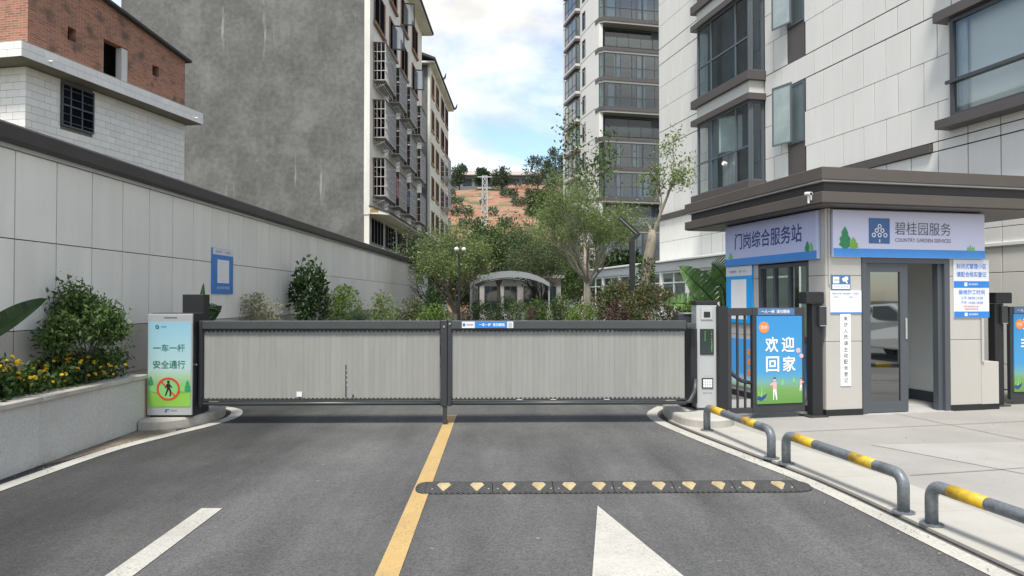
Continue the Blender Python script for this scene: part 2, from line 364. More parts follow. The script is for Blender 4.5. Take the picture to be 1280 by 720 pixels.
M['lampblack'] = mat('lamp_post_black', (0.02,0.021,0.022), 0.4)
M['lampwhite'] = mat('lamp_white', (0.75,0.75,0.73), 0.4)
M['whiteframe'] = mat('white_frame', (0.76,0.78,0.76), 0.5, var=0.04, vs=1)
M['canopygrey'] = mat('canopy_grey', (0.26,0.285,0.285), 0.45, var=0.1, vs=2)
M['canopyroof'] = glass('canopy_roof_sheet', (0.35,0.42,0.42), 0.6, rough=0.15, base=0.1)
M['pylon'] = mat('pylon_steel', (0.50,0.52,0.53), 0.5)
M['shed'] = mat('shed_wall', (0.13,0.15,0.16), 0.8, var=0.2, vs=0.2)
M['shedroof'] = mat('shed_roof', (0.34,0.31,0.28), 0.8, var=0.15, vs=0.3)
M['petal'] = mat('marigold_petal', (0.85,0.60,0.03), 0.6, var=0.1, vs=30, obj=0.15)
M['petalred'] = mat('red_flower', (0.45,0.05,0.07), 0.6)
M['pinkcloth'] = mat('pink_cloth', (0.50,0.22,0.24), 0.9, var=0.1)
M['bluecloth'] = mat('blue_cloth', (0.16,0.20,0.32), 0.9, var=0.1)
L_ = {}
L_['olive'] = leafmat('leaf_olive', (0.07,0.11,0.038), (0.28,0.37,0.13), 0.4)
L_['olivedark'] = leafmat('leaf_olive_dark', (0.035,0.055,0.024), (0.15,0.20,0.085))
L_['mid'] = leafmat('leaf_mid', (0.025,0.055,0.016), (0.11,0.18,0.045))
L_['dark'] = leafmat('leaf_dark', (0.014,0.034,0.013), (0.07,0.125,0.042), rough=0.35)
L_['bright'] = leafmat('leaf_bright', (0.05,0.10,0.02), (0.20,0.29,0.06))
L_['pale'] = leafmat('leaf_pale', (0.14,0.15,0.08), (0.40,0.38,0.24))
L_['redtip'] = leafmat('leaf_redtip', (0.025,0.045,0.016), (0.16,0.18,0.075))
L_['redtop'] = leafmat('leaf_redtop', (0.07,0.055,0.028), (0.22,0.16,0.085))
L_['purple'] = leafmat('leaf_purple', (0.05,0.028,0.026), (0.16,0.09,0.08))
L_['banana'] = leafmat('leaf_banana', (0.05,0.13,0.04), (0.22,0.38,0.13), rough=0.4, spec=0.5)
L_['strel'] = leafmat('leaf_strelitzia', (0.015,0.035,0.016), (0.05,0.09,0.04), rough=0.3, spec=0.5)
L_['far'] = leafmat('leaf_far', (0.035,0.06,0.035), (0.10,0.14,0.075))
L_['brownish'] = leafmat('leaf_brownish', (0.05,0.06,0.03), (0.17,0.19,0.09))
L_['bed'] = leafmat('leaf_bed', (0.025,0.055,0.016), (0.11,0.19,0.05))

def special_mats():
    # asphalt: aggregate speckle, worn wheel tracks along the lane, darker oily edge
    m = bpy.data.materials.new('asphalt'); m.use_nodes = True; N = m.node_tree.nodes; L = m.node_tree.links
    p = N['Principled BSDF']; p.inputs['Roughness'].default_value = 0.85; p.inputs['Specular IOR Level'].default_value = 0.3
    t = N.new('ShaderNodeTexCoord')
    def nz(sc, det, vec=None, rg=0.6):
        n = N.new('ShaderNodeTexNoise'); n.inputs['Scale'].default_value = sc; n.inputs['Detail'].default_value = det; n.inputs['Roughness'].default_value = rg
        L.new(vec or t.outputs['Object'], n.inputs['Vector']); return n.outputs['Fac']
    def mr(src, a, b, c, d):
        r = N.new('ShaderNodeMapRange'); r.inputs['From Min'].default_value = a; r.inputs['From Max'].default_value = b
        r.inputs['To Min'].default_value = c; r.inputs['To Max'].default_value = d; L.new(src, r.inputs['Value']); return r.outputs[0]
    def mul(a, b):
        q = N.new('ShaderNodeMath'); q.operation = 'MULTIPLY'; L.new(a, q.inputs[0]); L.new(b, q.inputs[1]); return q.outputs[0]
    mpn = N.new('ShaderNodeMapping'); mpn.inputs['Scale'].default_value = (1.1,0.16,1); L.new(t.outputs['Object'], mpn.inputs[0])
    v = N.new('ShaderNodeTexVoronoi'); v.inputs['Scale'].default_value = 95; L.new(t.outputs['Object'], v.inputs['Vector'])
    vs_ = N.new('ShaderNodeSeparateColor'); L.new(v.outputs['Color'], vs_.inputs[0])
    f = mr(nz(1.6, 5, mpn.outputs[0]), 0.3, 0.7, 0.72, 1.30)
    f = mul(f, mr(nz(0.55, 6), 0.3, 0.7, 0.80, 1.20))
    f = mul(f, mr(nz(160, 2), 0.25, 0.75, 0.80, 1.22))
    f = mul(f, mr(vs_.outputs[0], 0.0, 1.0, 0.74, 1.30))
    # darker, newer surfacing along the left edge with a ragged border
    sx = N.new('ShaderNodeSeparateXYZ'); L.new(t.outputs['Object'], sx.inputs[0])
    ad = N.new('ShaderNodeMath'); ad.operation = 'MULTIPLY_ADD'; ad.inputs[1].default_value = 1.6; L.new(nz(0.7, 5), ad.inputs[0]); L.new(sx.outputs['X'], ad.inputs[2])
    f = mul(f, mr(ad.outputs[0], -2.0, -1.0, 0.50, 1.0))
    sp = N.new('ShaderNodeVectorMath'); sp.operation = 'SCALE'; sp.inputs[0].default_value = (0.091,0.092,0.091); L.new(f, sp.inputs['Scale'])
    # pale dust specks
    v2 = N.new('ShaderNodeTexVoronoi'); v2.inputs['Scale'].default_value = 3.4; L.new(t.outputs['Object'], v2.inputs['Vector'])
    fk = mr(v2.outputs['Distance'], 0.025, 0.06, 1.0, 0.0); fk = mul(fk, mr(nz(3, 3), 0.48, 0.56, 0.0, 0.9))
    mxn = N.new('ShaderNodeMix'); mxn.data_type = 'RGBA'; L.new(sp.outputs[0], mxn.inputs['A']); mxn.inputs['B'].default_value = (0.24,0.23,0.21,1); L.new(fk, mxn.inputs['Factor'])
    L.new(mxn.outputs['Result'], p.inputs['Base Color'])
    b = N.new('ShaderNodeBump'); b.inputs['Strength'].default_value = 0.5; b.inputs['Distance'].default_value = 0.006
    L.new(v.outputs['Distance'], b.inputs['Height']); L.new(b.outputs[0], p.inputs['Normal'])
    M['asphalt'] = m
    # rubber with chevron ribs
    m = bpy.data.materials.new('rubber'); m.use_nodes = True; N = m.node_tree.nodes; L = m.node_tree.links
    p = N['Principled BSDF']; p.inputs['Roughness'].default_value = 0.75; p.inputs['Base Color'].default_value = (0.085,0.085,0.083,1)
    t = N.new('ShaderNodeTexCoord'); w = N.new('ShaderNodeTexWave'); w.bands_direction = 'DIAGONAL'; w.inputs['Scale'].default_value = 15
    L.new(t.outputs['Object'], w.inputs['Vector'])
    n = N.new('ShaderNodeTexNoise'); n.inputs['Scale'].default_value = 25; L.new(t.outputs['Object'], n.inputs['Vector'])
    r = N.new('ShaderNodeMapRange'); r.inputs['To Min'].default_value = 0.5; r.inputs['To Max'].default_value = 1.5; L.new(n.outputs['Fac'], r.inputs['Value'])
    wr = N.new('ShaderNodeMapRange'); wr.inputs['To Min'].default_value = 0.6; wr.inputs['To Max'].default_value = 1.25; L.new(w.outputs['Fac'], wr.inputs['Value'])
    q = N.new('ShaderNodeMath'); q.operation = 'MULTIPLY'; L.new(r.outputs[0], q.inputs[0]); L.new(wr.outputs[0], q.inputs[1])
    sc = N.new('ShaderNodeVectorMath'); sc.operation = 'SCALE'; sc.inputs[0].default_value = (0.055,0.055,0.054); L.new(q.outputs[0], sc.inputs['Scale']); L.new(sc.outputs[0], p.inputs['Base Color'])
    b = N.new('ShaderNodeBump'); b.inputs['Strength'].default_value = 0.8; b.inputs['Distance'].default_value = 0.01; L.new(w.outputs['Fac'], b.inputs['Height']); L.new(b.outputs[0], p.inputs['Normal'])
    M['rubber'] = m
    # old red brickwork seen from afar (bricks of two or three pixels)
    m = bpy.data.materials.new('old_brick'); m.use_nodes = True; N = m.node_tree.nodes; L = m.node_tree.links
    p = N['Principled BSDF']; p.inputs['Roughness'].default_value = 0.95
    t = N.new('ShaderNodeTexCoord'); s = N.new('ShaderNodeSeparateXYZ'); L.new(t.outputs['Object'], s.inputs[0])
    ad = N.new('ShaderNodeMath'); ad.operation = 'ADD'; L.new(s.outputs['X'], ad.inputs[0]); L.new(s.outputs['Y'], ad.inputs[1])
    c = N.new('ShaderNodeCombineXYZ'); L.new(ad.outputs[0], c.inputs[0]); L.new(s.outputs['Z'], c.inputs[1])
    br = N.new('ShaderNodeTexBrick'); L.new(c.outputs[0], br.inputs['Vector']); br.inputs['Scale'].default_value = 1.0
    br.inputs['Brick Width'].default_value = 0.24; br.inputs['Row Height'].default_value = 0.065; br.inputs['Mortar Size'].default_value = 0.009
    br.inputs['Color1'].default_value = (0.42,0.165,0.09,1); br.inputs['Color2'].default_value = (0.25,0.095,0.06,1); br.inputs['Mortar'].default_value = (0.30,0.26,0.22,1)
    n = N.new('ShaderNodeTexNoise'); n.inputs['Scale'].default_value = 2.2; n.inputs['Detail'].default_value = 7; L.new(t.outputs['Object'], n.inputs['Vector'])
    r = N.new('ShaderNodeMapRange'); r.inputs['From Min'].default_value = 0.52; r.inputs['From Max'].default_value = 0.68; r.inputs['To Max'].default_value = 0.75; L.new(n.outputs['Fac'], r.inputs['Value'])
    mxn = N.new('ShaderNodeMix'); mxn.data_type = 'RGBA'; L.new(br.outputs['Color'], mxn.inputs['A']); mxn.inputs['B'].default_value = (0.10,0.075,0.06,1); L.new(r.outputs[0], mxn.inputs['Factor'])
    L.new(mxn.outputs['Result'], p.inputs['Base Color'])
    M['brick'] = m
    # red terraced soil with grassy ledges
    m = bpy.data.materials.new('red_hill_soil'); m.use_nodes = True; N = m.node_tree.nodes; L = m.node_tree.links
    p = N['Principled BSDF']; p.inputs['Roughness'].default_value = 0.95
    t = N.new('ShaderNodeTexCoord'); mpn = N.new('ShaderNodeMapping'); mpn.inputs['Scale'].default_value = (0.22,0.22,0.75); L.new(t.outputs['Object'], mpn.inputs[0])
    n = N.new('ShaderNodeTexNoise'); n.inputs['Scale'].default_value = 1.0; n.inputs['Detail'].default_value = 8; L.new(mpn.outputs[0], n.inputs['Vector'])
    c = N.new('ShaderNodeValToRGB'); e = c.color_ramp.elements; e[0].position = 0.35; e[0].color = (0.24,0.10,0.06,1); e[1].position = 0.62; e[1].color = (0.10,0.11,0.05,1)
    k = e.new(0.48); k.color = (0.30,0.165,0.11,1); L.new(n.outputs['Fac'], c.inputs[0]); L.new(c.outputs[0], p.inputs['Base Color'])
    M['hill'] = m
special_mats()

# ------------------------------------------------------------------ lettering, flat print, windows
_tc = bpy.data.curves.new('lettering','FONT'); _to = bpy.data.objects.new('lettering_source', _tc)
COL.objects.link(_to)
def lettering(body, parent, x0, x1, z0, z1, m, y=-0.004, bold=0.0, name='lettering', keep=False, space=1.0):
    """text fitted into x0..x1, z0..z1 on a sheet facing local -y"""
    _tc.body = body; _tc.size = 1.0; _tc.offset = bold; _tc.space_character = space; _tc.space_line = 1.0; _tc.resolution_u = 3
    bpy.context.view_layer.update()
    dg = bpy.context.evaluated_depsgraph_get()
    me = bpy.data.meshes.new_from_object(_to.evaluated_get(dg))
    n = len(me.vertices); co = np.empty(n*3); me.vertices.foreach_get('co', co); co = co.reshape(-1,3)
    lo = co.min(0); hi = co.max(0)
    sx = (x1-x0)/(hi[0]-lo[0]); sz = (z1-z0)/max(hi[1]-lo[1],1e-6)
    if keep: sz = sx = min(sx, sz)
    out = np.zeros_like(co); out[:,0] = x0+(co[:,0]-lo[0])*sx; out[:,1] = 0; out[:,2] = z0+(co[:,1]-lo[1])*sz
    me.vertices.foreach_set('co', out.ravel()); me.materials.clear(); me.materials.append(m); me.name = name; me.update()
    o = link(name, me, parent, (0,y,0)); return o
def flat(parent, name, poly, m, y, t=0.0015):
    """a printed shape, x-z outline on a sheet facing local -y"""
    return MB().yprism(poly, -t, 0).build(name, m, parent, (0,y,0))
def circ(cx, cz, r, n=20, a0=0, a1=360):
    return [(cx+r*math.cos(RAD(a0+(a1-a0)*i/n)), cz+r*math.sin(RAD(a0+(a1-a0)*i/n))) for i in range(n + (0 if a1-a0 == 360 else 1))]
def ring(mb, cx, cz, r0, r1, y0, y1, n=24):
    v = []; f = []
    for i in range(n):
        a = 2*math.pi*i/n
        for r in (r0,r1):
            for y in (y0,y1): v.append((cx+r*math.cos(a), y, cz+r*math.sin(a)))
    for i in range(n):
        a = i*4; b = ((i+1)%n)*4
        f += [(a+0,b+0,b+2,a+2),(a+1,a+3,b+3,b+1),(a+2,b+2,b+3,a+3),(a,a+1,b+1,b)]
    mb.add(v,f); return mb
def rect(x0,x1,z0,z1): return [(x0,z0),(x1,z0),(x1,z1),(x0,z1)]
def tree_icon(cx, z0, w, h):
    return [(cx-w*.12,z0),(cx-w*.5,z0+h*.18),(cx-w*.36,z0+h*.3),(cx-w*.44,z0+h*.45),(cx-w*.25,z0+h*.6),(cx-w*.27,z0+h*.75),(cx,z0+h),
            (cx+w*.22,z0+h*.75),(cx+w*.24,z0+h*.6),(cx+w*.42,z0+h*.45),(cx+w*.36,z0+h*.3),(cx+w*.5,z0+h*.15),(cx+w*.12,z0)]
def window(parent, loc, rz, w, h, cols, rows, fm, gm, fw=0.05, dep=0.07, name='window', skip=()):
    """frame (own mesh) facing local -y with its lower left corner at loc; every pane a sub-part"""
    mb = MB()
    xs = [0]+[c*w for c in cols]+[w]; zs = [0]+[r*h for r in rows]+[h]
    mb.box(0,w,0,dep,0,fw); mb.box(0,w,0,dep,h-fw,h); mb.box(0,fw,0,dep,fw,h-fw); mb.box(w-fw,w,0,dep,fw,h-fw)
    for x in xs[1:-1]: mb.box(x-fw*.45,x+fw*.45,0.004,dep-.004,fw,h-fw)
    for i in range(len(xs)-1):
        a = xs[i]+(fw if i == 0 else fw*.45); b = xs[i+1]-(fw if i == len(xs)-2 else fw*.45)
        for z in zs[1:-1]: mb.box(a,b,0.006,dep-.006,z-fw*.4,z+fw*.4)
    o = mb.build(name, fm, parent, loc, rz)
    for i in range(len(xs)-1):
        for j in range(len(zs)-1):
            if (i,j) in skip: continue
            a = xs[i]+(fw if i == 0 else fw*.45); b = xs[i+1]-(fw if i == len(xs)-2 else fw*.45)
            c = zs[j]+(fw if j == 0 else fw*.4); d = zs[j+1]-(fw if j == len(zs)-2 else fw*.4)
            MB().box(a,b,dep*.45,dep*.45+.008,c,d).build('pane', gm, o)
    return o

# ------------------------------------------------------------------ the ground
def sheet(name, poly, z, m, kind='structure'):
    me = bpy.data.meshes.new(name); me.from_pydata([(x,y,z) for x,y in poly], [], [tuple(range(len(poly)))]); me.materials.append(m); me.update()
    return struct(link(name, me), kind)
def smoothline(pts, n=6):
    P = [np.array(p,float) for p in pts]; out = []
    for i in range(len(P)-1):
        p0 = P[max(i-1,0)]; p1 = P[i]; p2 = P[i+1]; p3 = P[min(i+2,len(P)-1)]
        for k in range(n):
            t = k/n
            out.append(0.5*((2*p1)+(-p0+p2)*t+(2*p0-5*p1+4*p2-p3)*t*t+(-p0+3*p1-3*p2+p3)*t**3))
    out.append(P[-1]); return out
def offset_line(pts, d):
    out = []
    for i,p in enumerate(pts):
        t = pts[min(i+1,len(pts)-1)]-pts[max(i-1,0)]; t = t/np.linalg.norm(t); out.append(p+np.array([t[1],-t[0]])*d)
    return out
def strip(name, pts, w, z, m):
    a = offset_line(pts,-w/2); b = offset_line(pts,w/2); n = len(pts)
    me = bpy.data.meshes.new(name)
    me.from_pydata([(p[0],p[1],z) for p in a]+[(p[0],p[1],z) for p in b], [], [(i,n+i,n+i+1,i+1) for i in range(n-1)])
    me.materials.append(m); me.update(); return struct(link(name, me))

sheet('ground', [(-900,-900),(900,-900),(900,1500),(-900,1500)], -0.03, M['ground'])
sheet('road', [(-4.6,-40),(6,-40),(6,-2),(4.5,9),(3.6,30),(1.9,44),(-2.6,44),(-3.2,20),(-4.4,12),(-4.6,8)], 0.0, M['asphalt'])
rl = smoothline([(3.45,-5),(3.12,0),(2.93,2),(2.735,3.9),(2.575,5.75),(2.375,6.75),(2.13,7.95),(1.985,8.85),(2.03,9.5),(2.3,10.1)])
ll = smoothline([(-4.15,-5),(-4.10,0),(-4.05,3.5),(-3.965,5.83),(-3.88,7.2),(-3.70,7.97),(-3.49,8.65),(-3.395,9.25),(-3.55,9.85),(-3.9,10.2)])
strip('road_edge_line', rl, 0.135, 0.005, M['white_paint'])
strip('road_edge_line', ll, 0.145, 0.005, M['white_paint'])
strip('road_centre_line', [np.array((-0.605,y)) for y in (-6,0,2,4,5.5,7,9.42)], 0.13, 0.005, M['yellow_paint'])
sheet('lane_line', [(-2.135,-2.5),(-1.98,-2.5),(-1.982,5.237),(-2.132,5.24)], 0.005, M['white_paint'])
sheet('lane_arrow', [(0.42,3.36),(0.64,3.36),(0.64,1.5),(0.80,1.5),(0.80,3.36),(1.12,3.36),(0.722,5.25)], 0.005, M['white_paint'])
# apron: pale kerb blocks along the road, grey slab behind
edge = offset_line(rl, 0.115)
inner = offset_line(rl, 0.72)
def kerb_blocks():
    root = MB().prism([(p[0],p[1]) for p in [q+np.array([0.0,0]) for q in offset_line(rl,0.10)]]+[(p[0],p[1]) for p in offset_line(rl,0.76)][::-1], 0.0005, 0.004).build('kerb_bed', M['joint'])
    struct(root)
    # arc length parametrisation, blocks one metre long
    n = len(edge); L = [0]
    for i in range(1,n): L.append(L[-1]+np.linalg.norm(edge[i]-edge[i-1]))
    def at(line, s):
        j = max(0,min(n-2, next((k for k in range(n-1) if L[k+1] >= s), n-2))); t = (s-L[j])/(L[j+1]-L[j]); return line[j]*(1-t)+line[j+1]*t
    s = 0.0
    while s < L[-1]-1.9:
        e = s+1.0; pts = [at(edge,s),at(edge,(s+e)/2),at(edge,e),at(inner,e),at(inner,(s+e)/2),at(inner,s)]
        c = sum(pts)/6; q = [(c+(p-c)*0.996) for p in pts]
        MB().prism([(p[0]-c[0],p[1]-c[1]) for p in q], 0.0, 0.024).build('kerb_block', M['kerbstone'], root, (c[0],c[1],0))
        s = e
kerb_blocks()
ap = [(p[0]+0.005,p[1]) for p in offset_line(rl,0.73)]
sheet('apron', ap[:-4]+[(2.95,9.2),(2.9,10.6),(7.5,11.6),(9.5,11.9),(12,-5)], 0.012, M['concrete'])
# newer pale slab in front of the side gate, laid on the apron
sheet('apron_slab', [BF.w(0.9,-1.95)[:2],BF.w(6.5,-1.1)[:2],BF.w(6.5,-4.6)[:2],BF.w(-0.2,-3.6)[:2],BF.w(-0.75,-1.7)[:2]], 0.016, M['slabpale'])
for a,b in (((-1.35,-2.9),(6.5,-2.9)),((1.0,-0.02),(1.0,-7.5)),((-1.1,-0.9),(6.5,-0.9))):
    pa, pb = np.array(BF.w(*a)[:2]), np.array(BF.w(*b)[:2]); strip('apron_joint', [pa,pb], 0.012, 0.0185, M['dust'])

sheet('dust_patch', [(-4.14,6.6),(-4.02,6.9),(-3.955,7.3),(-3.83,7.75),(-3.66,8.25),(-3.72,8.42),(-4.14,8.42)], 0.003, M['dust'])
def island(name, poly, h, m):
    mb = MB(); n = len(poly); cx = sum(p[0] for p in poly)/n; cy = sum(p[1] for p in poly)/n
    ins = [(cx+(x-cx)*0.965, cy+(y-cy)*0.965) for x,y in poly]
    v = [(x,y,-0.01) for x,y in poly]+[(x,y,h-0.025) for x,y in poly]+[(x,y,h) for x,y in ins]
    f = [(i,(i+1)%n,n+(i+1)%n,n+i) for i in range(n)]+[(n+i,n+(i+1)%n,2*n+(i+1)%n,2*n+i) for i in range(n)]+[tuple(range(2*n,3*n))]
    mb.add(v,f); return struct(mb.build(name, m))
isl = smoothline([(-4.13,8.36),(-3.9,8.38),(-3.66,8.6),(-3.53,8.95),(-3.53,9.35),(-3.68,9.78),(-3.95,9.98),(-4.4,10.0)],4)
island('traffic_island', [(p[0],p[1]) for p in isl], 0.12, M['kerbdirty'])
isr = smoothline([(2.9,10.0),(2.5,10.0),(2.28,9.85),(2.17,9.45),(2.13,8.95),(2.17,8.52),(2.33,8.30),(2.55,8.27),(2.75,8.42),(2.86,8.75)],4)
island('traffic_island', [(p[0],p[1]) for p in isr], 0.13, M['kerbstone'])

# ------------------------------------------------------------------ boundary wall on the left
def boundary_wall():
    Y0, Y1 = -3.0, 34.1
    t = thing('boundary_wall', 'long pale grey panelled boundary wall with dark brown coping on the left', 'wall', WF.w(0,0,0), WF.rz)
    MB().box(-0.22,-0.022,Y0,Y1,0,2.945).build('backing', M['joint'], t)
    rows = [(0.0,0.60),(0.606,1.195),(1.203,2.083),(2.093,2.94)]
    pw = 0.607; y0 = 6.934-pw*16
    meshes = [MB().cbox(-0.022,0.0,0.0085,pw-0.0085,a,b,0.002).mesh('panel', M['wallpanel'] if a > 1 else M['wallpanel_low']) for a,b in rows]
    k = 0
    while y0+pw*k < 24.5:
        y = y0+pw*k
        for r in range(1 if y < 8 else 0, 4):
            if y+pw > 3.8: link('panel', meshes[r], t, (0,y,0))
        k += 1
    far = MB()
    while y0+pw*k < Y1-0.3:
        y = y0+pw*k
        for a,b in rows: far.cbox(-0.022,0.0,y+0.0055,y+pw-0.0055,a,b,0.002)
        k += 1
    y = y0
    while y+pw <= 3.8:
        for a,b in rows: far.cbox(-0.022,0.0,y+0.003,y+pw-0.003,a,b,0.003)
        y += pw
    struct(far.build('panel_rows', M['wallpanel'], t), 'stuff')
    MB().xprism([(0,0)]*0 or [(Y0,2.945),(Y1,2.945),(Y1,2.985),(Y0,2.985)], -0.26, 0.03).build('coping_lip', M['trimlight'], t)
    MB().yprism([(-0.30,2.985),(0.075,2.985),(0.085,3.02),(0.085,3.15),(0.06,3.175),(-0.30,3.175)], Y0, Y1).build('coping', M['coping'], t)
    MB().box(-0.24,0.02,Y1,Y1+0.25,0,3.1).build('end_pier', M['coping'], t)
    return t
boundary_wall()

# ------------------------------------------------------------------ planter
def planter():
    t = thing('planter', 'low pale granite planter wall with cream coping along the road', 'planter', (0,0,0))
    X = -4.15
    ys = [-3.0,-1.3,0.3,1.9,3.45,5.0,6.62,8.55]
    MB().box(X-0.14,X-0.02,-3,8.54,-0.01,0.57).build('core', M['joint'], t)
    for a,b in zip(ys[:-1],ys[1:]):
        MB().cbox(X-0.02,X,0.002,b-a-0.002,0.0,0.575,0.003).build('panel', M['granite'], t, (0,a,0))
        MB().cbox(X-0.22,X+0.035,0.0015,b-a-0.0015,0.577,0.63,0.008).build('coping_slab', M['coping_cream'], t, (0,a,0))
    MB().box(X-0.55,X-0.001,8.548,8.60,0.0,0.60).build('end_panel', M['rust'], t)
    MB().box(-4.82,X-0.15,-3,8.5,0.3,0.52).build('soil', M['soil'], t)
planter()

# ------------------------------------------------------------------ barrier gate leaves
def slat_mesh(h):
    mb = MB(); w = 0.0655
    prof = [(0.0,0.0018),(0.003,0.0003),(0.020,-0.0008),(0.046,-0.0008),(0.0625,0.0003),(w,0.0018),(w,0.010),(0,0.010)]
    return mb.prism(prof, 0.0, h).mesh('slat', M['slat'])
def gate_leaf(name_label, x0, x1, z0, z1, right):
    t = thing('barrier_gate', name_label, 'gate', (0,8.75,0), 0, 'barrier gate leaves')
    MB().cbox(x0,x1,-0.05,0.05,1.15,1.25,0.006).build('top_beam', M['beam'], t)
    MB().tube([(x0,0,0.252),(x1,0,0.252)],0.024,10).build('bottom_bar', M['beam'], t, smooth=True)
    # toothed guide rails
    for zz, d in ((1.118,1),(0.292,-1)):
        mb = MB(); x = x0
        mb.box(x0,x1,-0.022,0.022,zz+(0.014 if d > 0 else -0.006),zz+(0.030 if d > 0 else 0.012))
        while x < x1-0.05:
            zt = zz+(0.014 if d > 0 else 0.012); zb = zz+(-0.004 if d > 0 else 0.03)
            mb.yprism([(x,zt),(x+0.03,zt),(x+0.022,zb),(x+0.008,zb)] if d > 0 else [(x,zt),(x+0.008,zb),(x+0.022,zb),(x+0.03,zt)], -0.02, 0.02)
            x += 0.052
        mb.build('guide_rail', M['darkmetal'], t)
    n = int(round((x1-x0-0.02)/0.0662)); me = slat_mesh(z1-z0)
    for i in range(n):
        o = link('slat', me, t, (x0+0.01+i*(x1-x0-0.02)/n, rnd.uniform(-0.0008,0.0008), z0), rnd.uniform(-0.6,0.6))
    return t
gl = gate_leaf('left barrier gate leaf of grey vertical slats next to the green poster cabinet', -3.55, -0.70, 0.312, 1.122, False)
gr = gate_leaf('right barrier gate leaf of grey vertical slats with a blue sticker on its beam', -0.575, 2.28, 0.295, 1.122, True)
MB().cbox(-0.698,-0.618,-0.06,0.04,0.22,1.255,0.006).build('end_post', M['darkmetal'], gl)
MB().cbox(-0.612,-0.565,-0.055,0.045,0.22,1.26,0.006).build('end_post', M['darkmetal'], gr)
fp = MB(); fp.yprism([(-0.665,0.05),(-0.622,0.05),(-0.618,0.22),(-0.672,0.22)],-0.05,0.0); fp.tube([(-0.643,-0.06,0.035),(-0.643,0.0,0.035)],0.032,12)
fp.build('support_leg', M['darkmetal'], gl)
MB().disc((-0.585,-0.057,1.215),0.012,'y',-0.006).build('bolt', M['chrome'], gr)
MB().disc((-0.655,-0.062,1.18),0.012,'y',-0.006).build('bolt', M['chrome'], gl)
# scuffs and a torn seam of the left leaf
MB().box(-2.43,-2.365,-0.012,-0.008,0.335,0.395).build('repair_patch', M['whitep'], gl)
sm = MB(); sm.box(-1.845,-1.835,-0.012,-0.008,0.33,0.72); sm.box(-1.76,-1.745,-0.012,-0.008,0.33,0.36); sm.build('torn_seam', M['joint'], gl)
sm = MB(); 
for k in range(4): xq = -1.87+rnd.uniform(-.03,.05); sm.box(xq,xq+0.012,-0.013,-0.0125,0.47+k*0.06,0.478+k*0.06)
sm.build('scuff', M['whitep'], gl)
for x in (0.22,0.63,1.28): MB().box(x,x+0.07,-0.028,-0.022,0.293,0.298).build('scuff', M['whitep'], gr)
# sticker on the beam
t = thing('beam_sticker', 'white and blue sticker on the top beam of the right gate leaf', 'sticker', (0,8.698,0))
MB().box(-0.44,0.18,-0.002,0.0005,1.162,1.24).build('backing', M['signwhite'], t)
flat(t,'blue_field',rect(-0.285,0.105,1.163,1.239),M['qrblue'],-0.0025,0.001)
lettering('一车一杆  请勿跟随', t, -0.235, 0.075, 1.182, 1.222, M['inkwhite'], y=-0.0045, bold=0.012)
lettering('碧桂园服务', t, -0.385, -0.30, 1.192, 1.212, M['inkgrey'], y=-0.003)
flat(t,'logo',rect(-0.43,-0.40,1.185,1.218),M['logoblue'],-0.003,0.001)
flat(t,'label_square',rect(0.12,0.165,1.172,1.228),M['trimlight'],-0.003,0.001)
# right gate's drive housing
t = thing('barrier_housing', 'black barrier drive housing behind the silver ticket post', 'barrier housing', (0,9.2,0.13))
MB().cbox(2.35,2.80,0.0,0.30,0.0,1.06,0.008).build('cabinet', M['black'], t)
MB().cbox(2.31,2.62,0.02,0.28,1.062,1.19,0.006).build('motor_box', M['darkmetal'], t)
MB().box(2.38,2.64,0.0,0.30,1.192,1.203).build('lid', M['silver'], t)
MB().cbox(2.365,2.45,-0.36,-0.001,0.1,1.02,0.006).build('swing_frame', M['black'], t)
MB().tube([(2.27,-0.45,0.125),(2.33,-0.45,0.14),(2.395,-0.44,0.26),(2.42,-0.40,0.40)],0.022,8).build('lift_arm', M['beam'], t, smooth=True)
MB().cbox(2.285,2.40,-0.50,-0.39,1.03,1.09,0.006).build('hinge_bracket', M['beam'], t)

